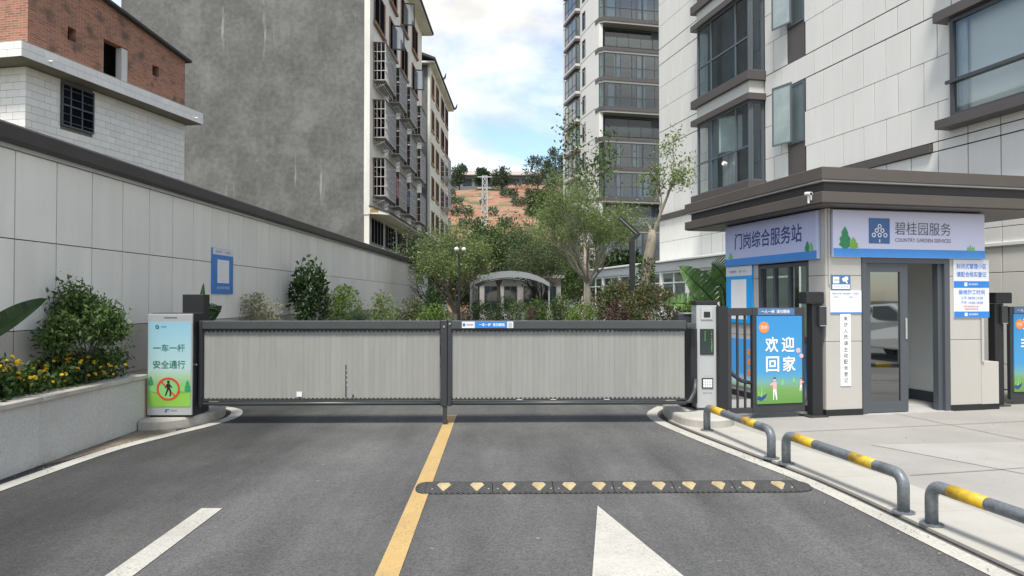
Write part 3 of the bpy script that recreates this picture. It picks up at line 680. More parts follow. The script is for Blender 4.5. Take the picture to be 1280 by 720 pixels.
# ------------------------------------------------------------------ left poster cabinet
def poster_cabinet():
    t = thing('poster_cabinet', 'barrier cabinet with blue and green no-pedestrians poster beside the planter', 'cabinet', (-4.116,8.6,0.12))
    W = 0.506
    MB().cbox(0.005,W,0.0,0.28,0.0,1.225,0.006).build('body', M['black'], t)
    MB().cbox(0.25,W-0.0,0.285,0.48,0.0,1.45,0.006).build('motor_column', M['black'], t)
    MB().cbox(-0.012,W+0.002,-0.035,-0.002,0.025,1.215,0.004).build('lightbox_frame', M['silver'], t)
    sky_p = ramp_print('cabinet_poster_print', [(0,(0.15,0.34,0.06)),(0.20,(0.18,0.38,0.08)),(0.36,(0.34,0.50,0.33)),(0.45,(0.40,0.56,0.56)),(0.75,(0.32,0.53,0.60)),(1,(0.25,0.46,0.58))],0.125,1.125)
    MB().box(0.0,W-0.012,-0.038,-0.0355,0.125,1.125).build('poster', sky_p, t)
    y = -0.0395
    flat(t,'hill',[(0.0,0.126),(W-0.012,0.126),(W-0.012,0.30),(0.36,0.27),(0.2,0.24),(0.0,0.31)],M['limegreen'],y,0.0008)
    flat(t,'hill',[(0.0,0.312),(0.10,0.29),(0.17,0.262),(0.24,0.30),(0.13,0.36),(0.0,0.40)],M['hillgreen'],y,0.0006)
    flat(t,'tree',tree_icon(0.41,0.30,0.10,0.13),M['hillgreen'],y,0.0009); flat(t,'tree',tree_icon(0.46,0.29,0.08,0.15),M['treegreen'],y,0.0011)
    flat(t,'tree',tree_icon(0.03,0.37,0.07,0.12),M['treegreen'],y,0.0009)
    lettering('一车一杆', t, 0.055, 0.425, 0.772, 0.862, M['inkgreen'], y=-0.041, bold=0.006)
    lettering('安全通行', t, 0.055, 0.430, 0.575, 0.670, M['inkgreen'], y=-0.041, bold=0.006)
    mb = MB(); ring(mb,0.235,0.335,0.112,0.136,-0.0435,-0.0405); 
    mb.add([(0.160,-0.043,0.425),(0.147,-0.043,0.412),(0.311,-0.043,0.244),(0.324,-0.043,0.257)],[(0,1,2,3)])
    mb.build('prohibition_ring', M['inkred'], t)
    flat(t,'sign_face',circ(0.235,0.335,0.115),M['hillgreen'],-0.0398,0.0006)
    g = MB()  # walking figure
    for poly in ([(0.215,0.395),(0.250,0.400),(0.258,0.345),(0.222,0.335)],[(0.220,0.395),(0.195,0.350),(0.203,0.343),(0.230,0.375)],[(0.250,0.395),(0.283,0.355),(0.275,0.347),(0.245,0.372)],
                 [(0.222,0.338),(0.243,0.340),(0.215,0.265),(0.196,0.252),(0.205,0.285)],[(0.235,0.342),(0.258,0.345),(0.272,0.300),(0.268,0.252),(0.250,0.252),(0.254,0.298)]):
        g.yprism(poly,-0.0436,-0.0408)
    g.yprism(circ(0.236,0.417,0.017,12),-0.0436,-0.0408); g.build('pedestrian_symbol', M['inkblack'], t)
    lettering('停车管理', t, 0.145, 0.205, 1.055, 1.075, M['inkgreen'], y=-0.041); 
    mb = MB(); ring(mb,0.10,1.065,0.012,0.022,-0.042,-0.040,14); mb.build('logo', M['inkgreen'], t)
    lettering('停车道闸', t, 0.265, 0.335, 0.068, 0.088, M['logoblue'], y=-0.0365)
    flat(t,'logo',[(0.19,0.06),(0.215,0.06),(0.225,0.085),(0.25,0.085),(0.245,0.097),(0.205,0.097)],M['logoblue'],-0.0358,0.001)
    MB().box(0.18,0.33,-0.037,-0.035,1.165,1.178).build('nameplate', M['inkgrey'], t)
    lk = MB(); lk.disc((W+0.0,0.05,0.61),0.016,'x',0.022,12); lk.build('lock', M['chrome'], t)
    vt = MB()
    for k in range(5): vt.box(W+0.0005,W+0.003,0.07+k*0.032,0.085+k*0.032,0.10,0.155)
    vt.build('vent', M['darkmetal'], t)
    MB().cbox(W+0.01,W+0.05,0.12,0.2,0.1,1.13,0.004).build('drive_arm', M['darkmetal'], t)
poster_cabinet()

# ------------------------------------------------------------------ ticket post
def ticket_post():
    t = thing('ticket_post', 'slim silver ticket and camera post with black cap at the kerb island', 'ticket post', (2.465,8.93,0.13))
    w, d, h = 0.262, 0.24, 1.31
    MB().box(0,w,0,d,0,h).build('body', M['silver'], t, bev=0.012)
    MB().box(-0.006,w+0.006,-0.006,d+0.006,h+0.001,h+0.05).build('cap', M['black'], t, bev=0.006)
    MB().box(-0.004,w+0.004,-0.004,d+0.004,0.0005,0.03).build('foot', M['darkmetal'], t)
    r = MB(); r.cbox(0.055,0.205,-0.010,0.0,1.12,1.27,0.003); r.build('camera_hood', M['silver'], t)
    MB().box(0.065,0.195,-0.013,-0.0105,1.13,1.25).build('camera_window', M['trimlight'], t)
    MB().cbox(0.09,0.17,-0.02,-0.0135,1.155,1.225,0.004).build('camera_lens', M['black'], t)
    MB().cbox(0.045,0.215,-0.012,0.0,0.69,1.01,0.003).build('screen_bezel', M['black'], t)
    MB().box(0.055,0.205,-0.0145,-0.0125,0.70,1.0).build('screen', mat('screen_glass',(0.03,0.045,0.045),0.1), t)
    lettering('欢\n迎\n光\n临', t, 0.098, 0.112, 0.86, 0.985, M['hillgreen'], y=-0.015)
    lettering('一\n车\n一\n杆\n减\n速\n慢\n行', t, 0.178, 0.196, 0.72, 0.985, M['hillgreen'], y=-0.015)
    MB().cbox(0.065,0.205,-0.012,0.0,0.27,0.40,0.003).build('reader_bezel', M['black'], t)
    k = MB(); k.box(0.078,0.192,-0.0145,-0.0125,0.285,0.385); k.build('reader_window', M['signwhite'], t)
    k = MB()
    for i in range(1,4): k.box(0.078+i*0.0285-.001,0.078+i*0.0285+.001,-0.0155,-0.0147,0.285,0.385)
    for i in range(1,3): k.box(0.078,0.192,-0.0157,-0.0149,0.285+i*0.033-.001,0.285+i*0.033+.001)
    k.build('reader_grid', M['inkgrey'], t)
    lettering('微信 支付宝', t, 0.08, 0.19, 0.205, 0.222, M['inkgrey'], y=-0.002)
    lettering('扫码支付', t, 0.095, 0.175, 0.42, 0.437, M['trimlight'], y=-0.002)
ticket_post()

# ------------------------------------------------------------------ steel hoops
def hoop(a, b, label, patch=False):
    ax,ay = a; bx,by = b; L = math.hypot(bx-ax,by-ay); ang = math.degrees(math.atan2(by-ay,bx-ax))
    t = thing('hoop_barrier', label, 'hoop barrier', (ax,ay,0.024), ang, 'steel hoops along the kerb')
    r, h, rr = 0.040, 0.262, 0.085
    def arc(cx, a0, a1): return [(cx+rr*math.cos(RAD(a0+(a1-a0)*i/8)),0,h-rr+rr*math.sin(RAD(a0+(a1-a0)*i/8))) for i in range(9)]
    pts = [(0,0,0)]+arc(rr,180,90)+arc(L-rr,90,0)+[(L,0,0)]
    MB().tube(pts,r,18).build('pipe', M['galv'], t, smooth=True)
    for f0,f1 in ((0.11,0.30),(0.63,0.81)):
        MB().tube([(L*f0,0,h),(L*f1,0,h)],r+0.0012,20).build('yellow_band', M['hoopyellow'], t, smooth=True)
    for x in (0,L):
        MB().tube([(x,0,-0.002),(x,0,0.010)],0.073,22).build('base_plate', M['galv'], t)
        for k in range(4):
            MB().tube([(x+0.058*math.cos(k*1.57+.78),0.058*math.sin(k*1.57+.78),0.010),(x+0.058*math.cos(k*1.57+.78),0.058*math.sin(k*1.57+.78),0.018)],0.008,6).build('bolt', M['galv'], t)
hoop((2.36,8.13),(2.545,6.69),'farthest grey steel hoop with yellow bands next to the ticket post')
hoop((2.595,6.47),(2.815,4.975),'middle grey steel hoop with yellow bands along the kerb')
hoop((2.845,4.70),(3.07,3.20),'nearest grey steel hoop with yellow bands, cut by the right edge')

# ------------------------------------------------------------------ speed bump
def speed_bump():
    t = thing('speed_bump', 'black rubber speed bump with worn yellow wedges across the right lane', 'speed bump', (0,5.59,0.004))
    prof = [(0,0),(0.004,0.010),(0.11,0.040),(0.16,0.044),(0.215,0.040),(0.345,0.008),(0.35,0)]
    xs = [-0.57,-0.045,0.43,0.905,1.38,1.855,2.33]
    for a,b in zip(xs[:-1],xs[1:]):
        w = b-a-0.006
        s = MB().xprism(prof,0,w).build('rubber_section', M['rubber'], t, (a+0.003,0,0))
        for c in (0.27,0.77):
            x = w*c; z = lambda y: 0.010+(0.040-0.010)*(y-0.004)/0.106+0.002
            q = [(x-0.006,0.026),(x+0.006,0.026),(x+0.056,0.110),(x+0.036,0.158),(x-0.036,0.158),(x-0.056,0.110)]
            zz = [z(0.026),z(0.026),z(0.110),0.0462,0.0462,z(0.110)]
            v = [(p[0],p[1],k) for p,k in zip(q,zz)]+[(p[0],p[1],k-0.006) for p,k in zip(q,zz)]
            MB().add(v,[(0,1,2,5),(5,2,3,4)]+[(i,i+6,(i+1)%6+6,(i+1)%6) for i in range(6)]).build('yellow_wedge', M['bumpyellow'], s)
            MB().tube([(x+0.10*(1 if c > .5 else -1)*0.9,0.06,0.018),(x+0.10*(1 if c > .5 else -1)*0.9,0.062,0.027)],0.011,8).build('screw', M['chrome'], s)
    def cap(x0, d):
        mb = MB(); n = 8; rows = []
        for i in range(n+1):
            u = i/n; k = math.sqrt(max(0,1-u*u))*0.98+0.02
            rows.append([(x0+d*u*(0.18 if d > 0 else 0.09),0.175+(y-0.175)*k,z*k) for y,z in prof])
        for i in range(n):
            for j in range(len(prof)-1):
                mb.add([rows[i][j],rows[i][j+1],rows[i+1][j+1],rows[i+1][j]],[(0,1,2,3) if d < 0 else (3,2,1,0)])
        mb.build('end_cap', M['rubber'], t)
    cap(xs[-1],1); cap(xs[0],-1)
speed_bump()

# ------------------------------------------------------------------ guard booth
def booth():
    t = thing('guard_booth', 'cream panelled guard booth with deep brown flat roof and sliding glass door', 'guard booth', BF.w(0,0,0), BF.rz)
    W, D, H = 2.44, 2.45, 2.70
    th = 0.14
    w = MB()      # shell behind the cladding, with door and window openings
    c = 0.018
    w.box(c,0.535,c,th,0.0,H); w.box(1.872,W-c,c,th,0.0,H); w.box(0.535,1.872,c,th,2.055,H)
    w.box(c,th,th,0.36,0,H); w.box(c,th,1.55,D-c,0,H); w.box(c,th,0.36,1.55,0,0.95); w.box(c,th,0.36,1.55,2.02,H)
    w.box(th,0.3,D-th,D-c,0,H); w.box(2.15,W-c,D-th,D-c,0,H); w.box(0.3,2.15,D-th,D-c,0,0.7); w.box(0.3,2.15,D-th,D-c,2.3,H)
    w.box(W-th,W-c,th,1.3,0,H); w.box(W-th,W-c,2.2,D-th,0,H); w.box(W-th,W-c,1.3,2.2,0,0.7); w.box(W-th,W-c,1.3,2.2,2.3,H)
    w.build('wall', M['joint'], t)
    i = MB(); e = 0.003
    i.box(W-th-0.02,W-th-e,th+e,1.29,0.02,2.6); i.box(W-th-0.02,W-th-e,1.29,D-th-e,0.02,0.7); i.box(W-th-0.02,W-th-e,1.29,D-th-e,2.3,2.6); i.box(W-th-0.02,W-th-e,2.21,D-th-e,0.7,2.3)
    i.box(th+e,W-th-0.021,D-th-0.02,D-th-e,0.02,0.7); i.box(th+e,W-th-0.021,D-th-0.02,D-th-e,2.3,2.6); i.box(th+e,0.29,D-th-0.02,D-th-e,0.7,2.3); i.box(2.16,W-th-0.021,D-th-0.02,D-th-e,0.7,2.3); i.box(th+e,th+0.015,1.56,D-th-0.021,0.02,2.6)
    i.box(th+e,th+0.015,th+e,0.355,0.02,2.6)
    i.build('inner_lining', M['interior'], t)
    MB().box(th+e,W-th-0.021,th+e,D-th-0.021,2.6,2.64).build('ceiling', M['interior'], t)
    MB().box(c,W-c,c,D-c,0.003,0.02).build('floor', M['floorint'], t)
    MB().box(W-th-0.034,W-th-0.021,th+0.03,D-th-0.04,0.021,0.17).build('skirting', M['doorframe'], t)
    MB().box(W-th-0.075,W-th-0.021,0.53,0.60,0.171,2.59).build('corner_bead', M['signwhite'], t)
    window(t, (2.15,D-0.03,0.7), 180, 1.85, 1.6, [0.5], [], M['doorframe'], M['clearpane'], 0.05, 0.07)  # unseen rear window, added to let daylight into the booth
    window(t, (W-0.03,1.3,0.7), 90, 0.9, 1.6, [], [], M['doorframe'], M['clearpane'], 0.05, 0.07)  # unseen right-hand window, added to brighten the booth inside
    zs = [(0.09,0.962),(0.968,1.815),(1.821,2.68)]
    def pan(x0,x1,y0,y1,z0,z1): MB().cbox(x0,x1,y0,y1,z0,z1,0.003).build('panel', M['booth'], t)
    for a,b in zs:
        pan(0.0,0.532,0.0,c,a,b)
        pan(1.90,W,0.0,c,a,b)
        pan(0.0,c,0.021,0.35,a,b); pan(0.0,c,1.56,D,a,b)
        pan(W-c,W,0.021,1.29,a,b); pan(W-c,W,2.21,D,a,b)
    pan(0.0,c,0.353,1.557,0.09,0.94)
    MB().cbox(0.537,1.895,0.001,c,2.058,2.68,0.003).build('panel', M['booth'], t)
    MB().cbox(0.0,c,0.353,1.557,2.03,2.68,0.003).build('panel', M['booth'], t)
    for q in ((-0.015,0.533,-0.015,0.03),(1.895,W+0.02,-0.015,0.03),(-0.015,0.03,0.032,D)): MB().cbox(*q,0.0,0.086,0.003).build('plinth', M['black'], t)
    MB().cbox(2.40,2.68,-0.012,0.30,0.088,0.66,0.004).build('meter_box', M['booth'], t)
    MB().cbox(W+0.003,2.70,0.0,0.31,0.0,0.084,0.003).build('meter_box_plinth', M['black'], t)
    MB().tube([(2.41,-0.02,0.66),(2.41,-0.02,1.25)],0.018,8).build('conduit', M['trimlight'], t)
    MB().tube([(0.045,-0.012,1.7),(0.045,-0.012,2.68)],0.012,8).build('conduit', M['booth'], t)
    # doorway
    f = MB(); f.box(0.536,0.60,-0.012,0.10,0.02,2.052); f.box(1.81,1.871,-0.012,0.10,0.02,2.052); f.box(0.60,1.81,-0.012,0.10,1.985,2.052); f.box(1.873,1.898,-0.008,0.02,0.0,2.052)
    f.build('door_frame', M['doorframe'], t)
    MB().box(1.74,1.808,0.03,0.12,0.022,1.984).build('door_track_post', M['doorframe'], t)
    MB().box(0.536,1.90,-0.05,0.10,0.0005,0.018).build('threshold', M['trimlight'], t)
    d = MB(); x0,x1 = 0.603,1.25; d.box(x0,x0+0.075,0.015,0.055,0.03,1.98); d.box(x1-0.115,x1,0.015,0.055,0.03,1.98); d.box(x0+0.075,x1-0.115,0.015,0.055,0.03,0.17); d.box(x0+0.075,x1-0.115,0.015,0.055,1.87,1.98)
    do = d.build('sliding_door', M['doorframe'], t)
    MB().box(x0+0.075,x1-0.115,0.033,0.039,0.17,1.87).build('pane', M['doorglass'], do)
    MB().cbox(x1-0.045,x1-0.015,0.0,0.014,0.98,1.26,0.005).build('handle', M['chrome'], do)
    # side window
    wo_ = window(t, (0.01,1.545,0.955), -90, 1.18, 1.055, [0.32,0.62], [], M['doorframe'], M['clearpane'], 0.05, 0.07)
    MB().box(-0.02,0.10,0.36,1.55,0.925,0.952).build('sill', M['doorframe'], t)
    # roof: two fascias with a shadow gap
    X0,X1,Y0,Y1 = -0.32,3.6,-0.38,3.3
    rf = MB().cbox(X0,X1,Y0,Y1,2.985,3.14,0.006).build('roof', M['roofbrown'], t)
    MB().box(X0+0.02,X1-0.02,Y0+0.02,Y1-0.02,2.965,2.984).build('drip_trim', M['trimlight'], rf)
    MB().box(X0+0.085,X1-0.085,Y0+0.085,Y1-0.085,2.838,2.964).build('shadow_gap', M['roofdark'], rf)
    MB().cbox(X0,X1,Y0,Y1,2.70,2.837,0.006).build('lower_fascia', M['roofbrown'], rf)
    MB().box(X0+0.03,X1-0.03,Y0+0.03,Y1-0.03,2.688,2.699).build('soffit', M['roofbrown'], rf)
    return t
booth()

def bsign(name, label, cat, x, y, z=0, side='front', group=None):
    """a board on the booth: local x to the reader's right, facing local -y"""
    return thing(name, label, cat, BF.w(x,y,z), BF.rz + (0 if side == 'front' else -90), group)

def booth_signs():
    # front fascia sign
    t = bsign('fascia_sign', 'long pale sign over the booth door with blue square logo', 'sign', 0.075, -0.004)
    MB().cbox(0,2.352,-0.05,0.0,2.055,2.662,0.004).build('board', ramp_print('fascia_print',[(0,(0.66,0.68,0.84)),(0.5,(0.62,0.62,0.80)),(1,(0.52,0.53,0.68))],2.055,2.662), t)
    flat(t,'blue_band',rect(0.002,2.35,2.057,2.165),M['signblue'],-0.051)
    lg = MB().cbox(0.53,0.845,-0.056,-0.0512,2.235,2.565,0.003).build('logo_tile', M['logoblue'], t)
    for cx,cz in ((0.6875,2.46),(0.645,2.405),(0.73,2.405),(0.60,2.345),(0.6875,2.345),(0.775,2.345)):
        r = MB(); ring(r,cx,cz,0.018,0.030,-0.059,-0.0562,16); r.build('logo_ring', M['inkwhite'], lg)
    st = MB(); st.yprism(rect(0.68,0.695,2.25,2.29),-0.059,-0.0562); st.build('logo_stem', M['inkwhite'], lg)
    lettering('碧桂园服务', t, 0.925, 1.80, 2.355, 2.525, M['inkgrey'], y=-0.053)
    lettering('COUNTRY GARDEN SERVICES', t, 0.925, 1.80, 2.262, 2.312, M['inkgrey'], y=-0.053)
    flat(t,'tree',tree_icon(0.175,2.160,0.19,0.29),M['treegreen'],-0.0528,0.001); flat(t,'tree',tree_icon(0.30,2.160,0.15,0.15),M['limegreen'],-0.0542,0.001)
    flat(t,'grass',[(2.06,2.160),(2.07,2.22),(2.09,2.18),(2.11,2.25),(2.125,2.18),(2.15,2.23),(2.155,2.19),(2.18,2.215),(2.185,2.160)],M['hillgreen'],-0.0528,0.001)
    # side fascia sign
    t = bsign('fascia_sign', 'pale sign with seven dark blue characters on the booth side', 'sign', -0.004, 2.41, side='left')
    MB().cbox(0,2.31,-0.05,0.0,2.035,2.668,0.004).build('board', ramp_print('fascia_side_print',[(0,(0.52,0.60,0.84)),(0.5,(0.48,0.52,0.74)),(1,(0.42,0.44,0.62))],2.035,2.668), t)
    flat(t,'blue_band',rect(0.002,2.308,2.037,2.145),M['signblue'],-0.051)
    lettering('门岗综合服务站', t, 0.30, 2.0, 2.28, 2.535, M['navy'], y=-0.053, bold=0.012)
    flat(t,'tree',tree_icon(0.17,2.14,0.14,0.11),M['hillgreen'],-0.0528,0.001); flat(t,'tree',tree_icon(2.12,2.14,0.13,0.14),M['treegreen'],-0.0528,0.001); flat(t,'tree',tree_icon(2.2,2.14,0.10,0.12),M['hillgreen'],-0.0542,0.001)
    # QR board on the booth side (code left blank)
    t = bsign('code_board', 'bright blue board with blank white square on the booth side', 'board', -0.004, 2.44, side='left')
    MB().cbox(0,0.76,-0.02,0.0,1.14,2.028,0.003).build('board', M['qrblue2'], t)
    flat(t,'white_header',rect(0.004,0.756,1.875,2.026),M['signwhite'],-0.021)
    flat(t,'white_square',rect(0.16,0.60,1.20,1.82),M['inkwhite'],-0.021)
    lettering('碧桂园服务', t, 0.12, 0.32, 1.925, 1.965, M['logoblue'], y=-0.024); flat(t,'leaf_mark',circ(0.42,1.945,0.025,10),M['hillgreen'],-0.0235,0.0008)
    lettering('凤凰会', t, 0.47, 0.62, 1.925, 1.965, M['trimlight'], y=-0.024)
    # long low poster on the booth side, seen between the gate bars
    t = bsign('wall_poster', 'blue poster with orange heading low on the booth side behind the gate bars', 'poster', -0.004, 2.30, side='left')
    MB().cbox(0,1.9,-0.012,0.0,0.16,0.905,0.003).build('board', ramp_print('low_poster_print',[(0,(0.24,0.52,0.20)),(0.10,(0.55,0.68,0.75)),(0.3,(0.08,0.38,0.80)),(1,(0.08,0.36,0.80))],0.16,0.905), t)
    for z in (0.70,0.55,0.40): flat(t,'orange_dot',circ(0.52,z,0.05,12),M['inkorange'],-0.013)
    lettering('文明出行\n礼让行人', t, 0.62, 1.5, 0.45, 0.78, M['inkwhite'], y=-0.0145)
    # notices right of the door
    t = bsign('notice_board', 'white and blue notice board, upper one right of the booth door', 'notice', 1.955, -0.002, group='notices right of the booth door')
    MB().cbox(0,0.575,-0.012,0.0,1.665,2.045,0.002).build('board', M['signwhite'], t)
    flat(t,'blue_band',rect(0.001,0.574,1.668,1.755),M['qrblue'],-0.013)
    lettering('封闭式管理小区', t, 0.045, 0.53, 1.922, 1.992, M['blue'], y=-0.015, bold=0.008); lettering('请配合核实登记', t, 0.045, 0.53, 1.812, 1.882, M['blue'], y=-0.015, bold=0.008)
    flat(t,'logo',rect(0.17,0.215,1.688,1.735),M['inkwhite'],-0.0145); lettering('碧桂园服务', t, 0.24, 0.39, 1.70, 1.727, M['inkwhite'], y=-0.015)
    t = bsign('notice_board', 'white notice with working hours and red lines, lower one right of the door', 'notice', 1.955, -0.002, group='notices right of the booth door')
    MB().cbox(0,0.575,-0.012,0.0,1.262,1.662,0.002).build('board', M['signwhite'], t)
    flat(t,'blue_band',rect(0.001,0.574,1.265,1.345),M['qrblue'],-0.013)
    lettering('装修施工时间', t, 0.075, 0.50, 1.575, 1.64, M['blue'], y=-0.015, bold=0.006)
    lettering('上午 08:00-12:00', t, 0.11, 0.47, 1.508, 1.552, M['blue'], y=-0.015); lettering('下午 14:00-18:00', t, 0.11, 0.47, 1.443, 1.487, M['blue'], y=-0.015)
    lettering('节假日期间禁止施工', t, 0.15, 0.42, 1.402, 1.424, M['inkred'], y=-0.015); lettering('违者按规定处理', t, 0.17, 0.39, 1.367, 1.390, M['inkred'], y=-0.015)
    flat(t,'logo',rect(0.17,0.215,1.283,1.328),M['inkwhite'],-0.0145); lettering('碧桂园服务', t, 0.24, 0.39, 1.294, 1.32, M['inkwhite'], y=-0.015)
    # left of the door
    t = bsign('camera_notice', 'small blue camera notice on the pier left of the booth door', 'notice', 0.075, -0.002)
    MB().cbox(0,0.285,-0.01,0.0,1.63,1.822,0.002).build('board', M['headblue'], t)
    flat(t,'white_square',rect(0.025,0.115,1.715,1.80),M['inkwhite'],-0.011); lettering('24H', t, 0.035, 0.105, 1.74, 1.775, M['inkgrey'], y=-0.013)
    flat(t,'camera_symbol',[(0.155,1.775),(0.215,1.805),(0.245,1.80),(0.25,1.765),(0.225,1.745),(0.245,1.72),(0.225,1.712),(0.205,1.742),(0.175,1.735)],M['inkwhite'],-0.011)
    flat(t,'white_strip',rect(0.015,0.27,1.642,1.70),M['inkwhite'],-0.011); lettering('您已进入监控区域', t, 0.035, 0.25, 1.658, 1.684, M['headblue'], y=-0.013)
    t = bsign('paper_notice', 'white paper notice with blue foot line below the camera notice', 'notice', 0.06, -0.002)
    MB().cbox(0,0.465,-0.008,0.0,1.325,1.622,0.002).build('board', M['signwhite'], t)
    flat(t,'blue_line',rect(0.0,0.465,1.327,1.342),M['blue'],-0.009); lettering('服务公示栏  物业服务', t, 0.03, 0.30, 1.573, 1.593, M['blue'], y=-0.0105); lettering('门岗值守', t, 0.33, 0.42, 1.573, 1.59, M['blue'], y=-0.0105)
    lettering('姓名', t, 0.06, 0.11, 1.53, 1.547, M['inkgrey'], y=-0.0105); lettering('电话', t, 0.28, 0.33, 1.53, 1.547, M['inkgrey'], y=-0.0105)
    t = bsign('vertical_plate', 'narrow white vertical plate with black characters left of the door', 'plate', 0.205, -0.002)
    MB().cbox(0,0.155,-0.008,0.0,0.39,1.318,0.002).build('board', M['inkwhite'], t)
    tx = '来访人员请主动配合登记'
    for k,ch in enumerate(tx): lettering(ch, t, 0.048, 0.108, 1.232-k*0.0795, 1.29-k*0.0795, M['inkblack'], y=-0.0105)
    # paper taped inside the door glass
    t = bsign('door_paper', 'pale paper sheet taped behind the sliding door glass', 'paper', 0.72, 0.047)
    MB().box(0,0.21,0,0.002,1.40,1.62).build('sheet', M['panel2'], t); 
    for k in range(4): flat(t,'printed_line',rect(0.02,0.19,1.585-k*0.045,1.605-k*0.045),M['inkgrey'],-0.0003,0.0006)
    # code sign on the boundary wall (code left blank)
    t = thing('wall_code_sign', 'blue sign with blank white square on the pale boundary wall', 'sign', WF.w(0.004,11.16,0), WF.rz+90)
    MB().cbox(0,0.77,-0.02,0.0,1.60,2.32,0.003).build('board', M['qrblue'], t)
    flat(t,'white_header',rect(0.004,0.766,2.215,2.316),M['signwhite'],-0.021); flat(t,'white_square',rect(0.17,0.60,1.77,2.14),M['inkwhite'],-0.021)
    lettering('碧桂园服务', t, 0.10, 0.33, 2.245, 2.285, M['logoblue'], y=-0.023); lettering('凤凰会', t, 0.45, 0.65, 2.245, 2.285, M['inkgrey'], y=-0.023); lettering('扫码有惊喜', t, 0.15, 0.62, 1.67, 1.72, M['signwhite'], y=-0.023)
booth_signs()

# cctv camera at the roof corner
t = thing('security_camera', 'small white security camera at the booth roof corner', 'camera', BF.w(-0.325,-0.16,2.80), BF.rz)
MB().box(-0.012,0.0,-0.025,0.025,-0.05,0.02).build('bracket', M['lampwhite'], t)
MB().tube([(-0.012,0,0.0),(-0.05,-0.03,0.02)],0.010,8).build('arm', M['lampwhite'], t)
MB().tube([(-0.045,0.03,0.035),(-0.055,-0.085,0.02)],0.024,14).build('housing', M['lampwhite'], t)
MB().tube([(-0.0553,-0.0855,0.0199),(-0.0556,-0.089,0.0197)],0.016,12).build('lens', M['inkblack'], t)
MB().tube([(-0.05,-0.03,-0.0),(-0.05,-0.03,-0.09)],0.014,10).build('stem', M['lampwhite'], t)

# ------------------------------------------------------------------ pedestrian gates
def person_print(t, x, z, h, shirt, flip=1, y=-0.0445):
    mb = MB(); 
    mb.yprism([(x-.05*h*flip,z+.02*h),(x-.02*h*flip,z+.02*h),(x,z+.45*h),(x+.10*h*flip,z+.02*h),(x+.14*h*flip,z+.02*h),(x+.10*h*flip,z+.5*h),(x-.06*h*flip,z+.5*h)][::flip],-0.001,0); mb.build('printed_trousers', M['inkwhite'], t, (0,y,0))
    mb = MB(); mb.yprism([(x-.07*h*flip,z+.48*h),(x+.11*h*flip,z+.48*h),(x+.12*h*flip,z+.78*h),(x+.02*h*flip,z+.83*h),(x-.22*h*flip,z+.70*h),(x-.21*h*flip,z+.64*h),(x-.07*h*flip,z+.68*h)][::flip],-0.001,0); mb.build('printed_shirt', shirt, t, (0,y,0))
    mb = MB(); mb.yprism(circ(x+.02*h*flip,z+.91*h,.075*h,12),-0.001,0); mb.build('printed_head', M['inkpink'], t, (0,y,0))
    mb = MB(); mb.yprism(circ(x+.02*h*flip,z+.93*h,.08*h,10,0,180),-0.0016,-0.0011); mb.build('printed_hair', M['navy'], t, (0,y,0))
POST = None
def poster_print():
    return ramp_print('gate_poster_print',[(0,(0.11,0.28,0.06)),(0.16,(0.17,0.33,0.09)),(0.24,(0.16,0.36,0.33)),(0.36,(0.06,0.30,0.58)),(1,(0.035,0.25,0.56))],0.195,1.30)
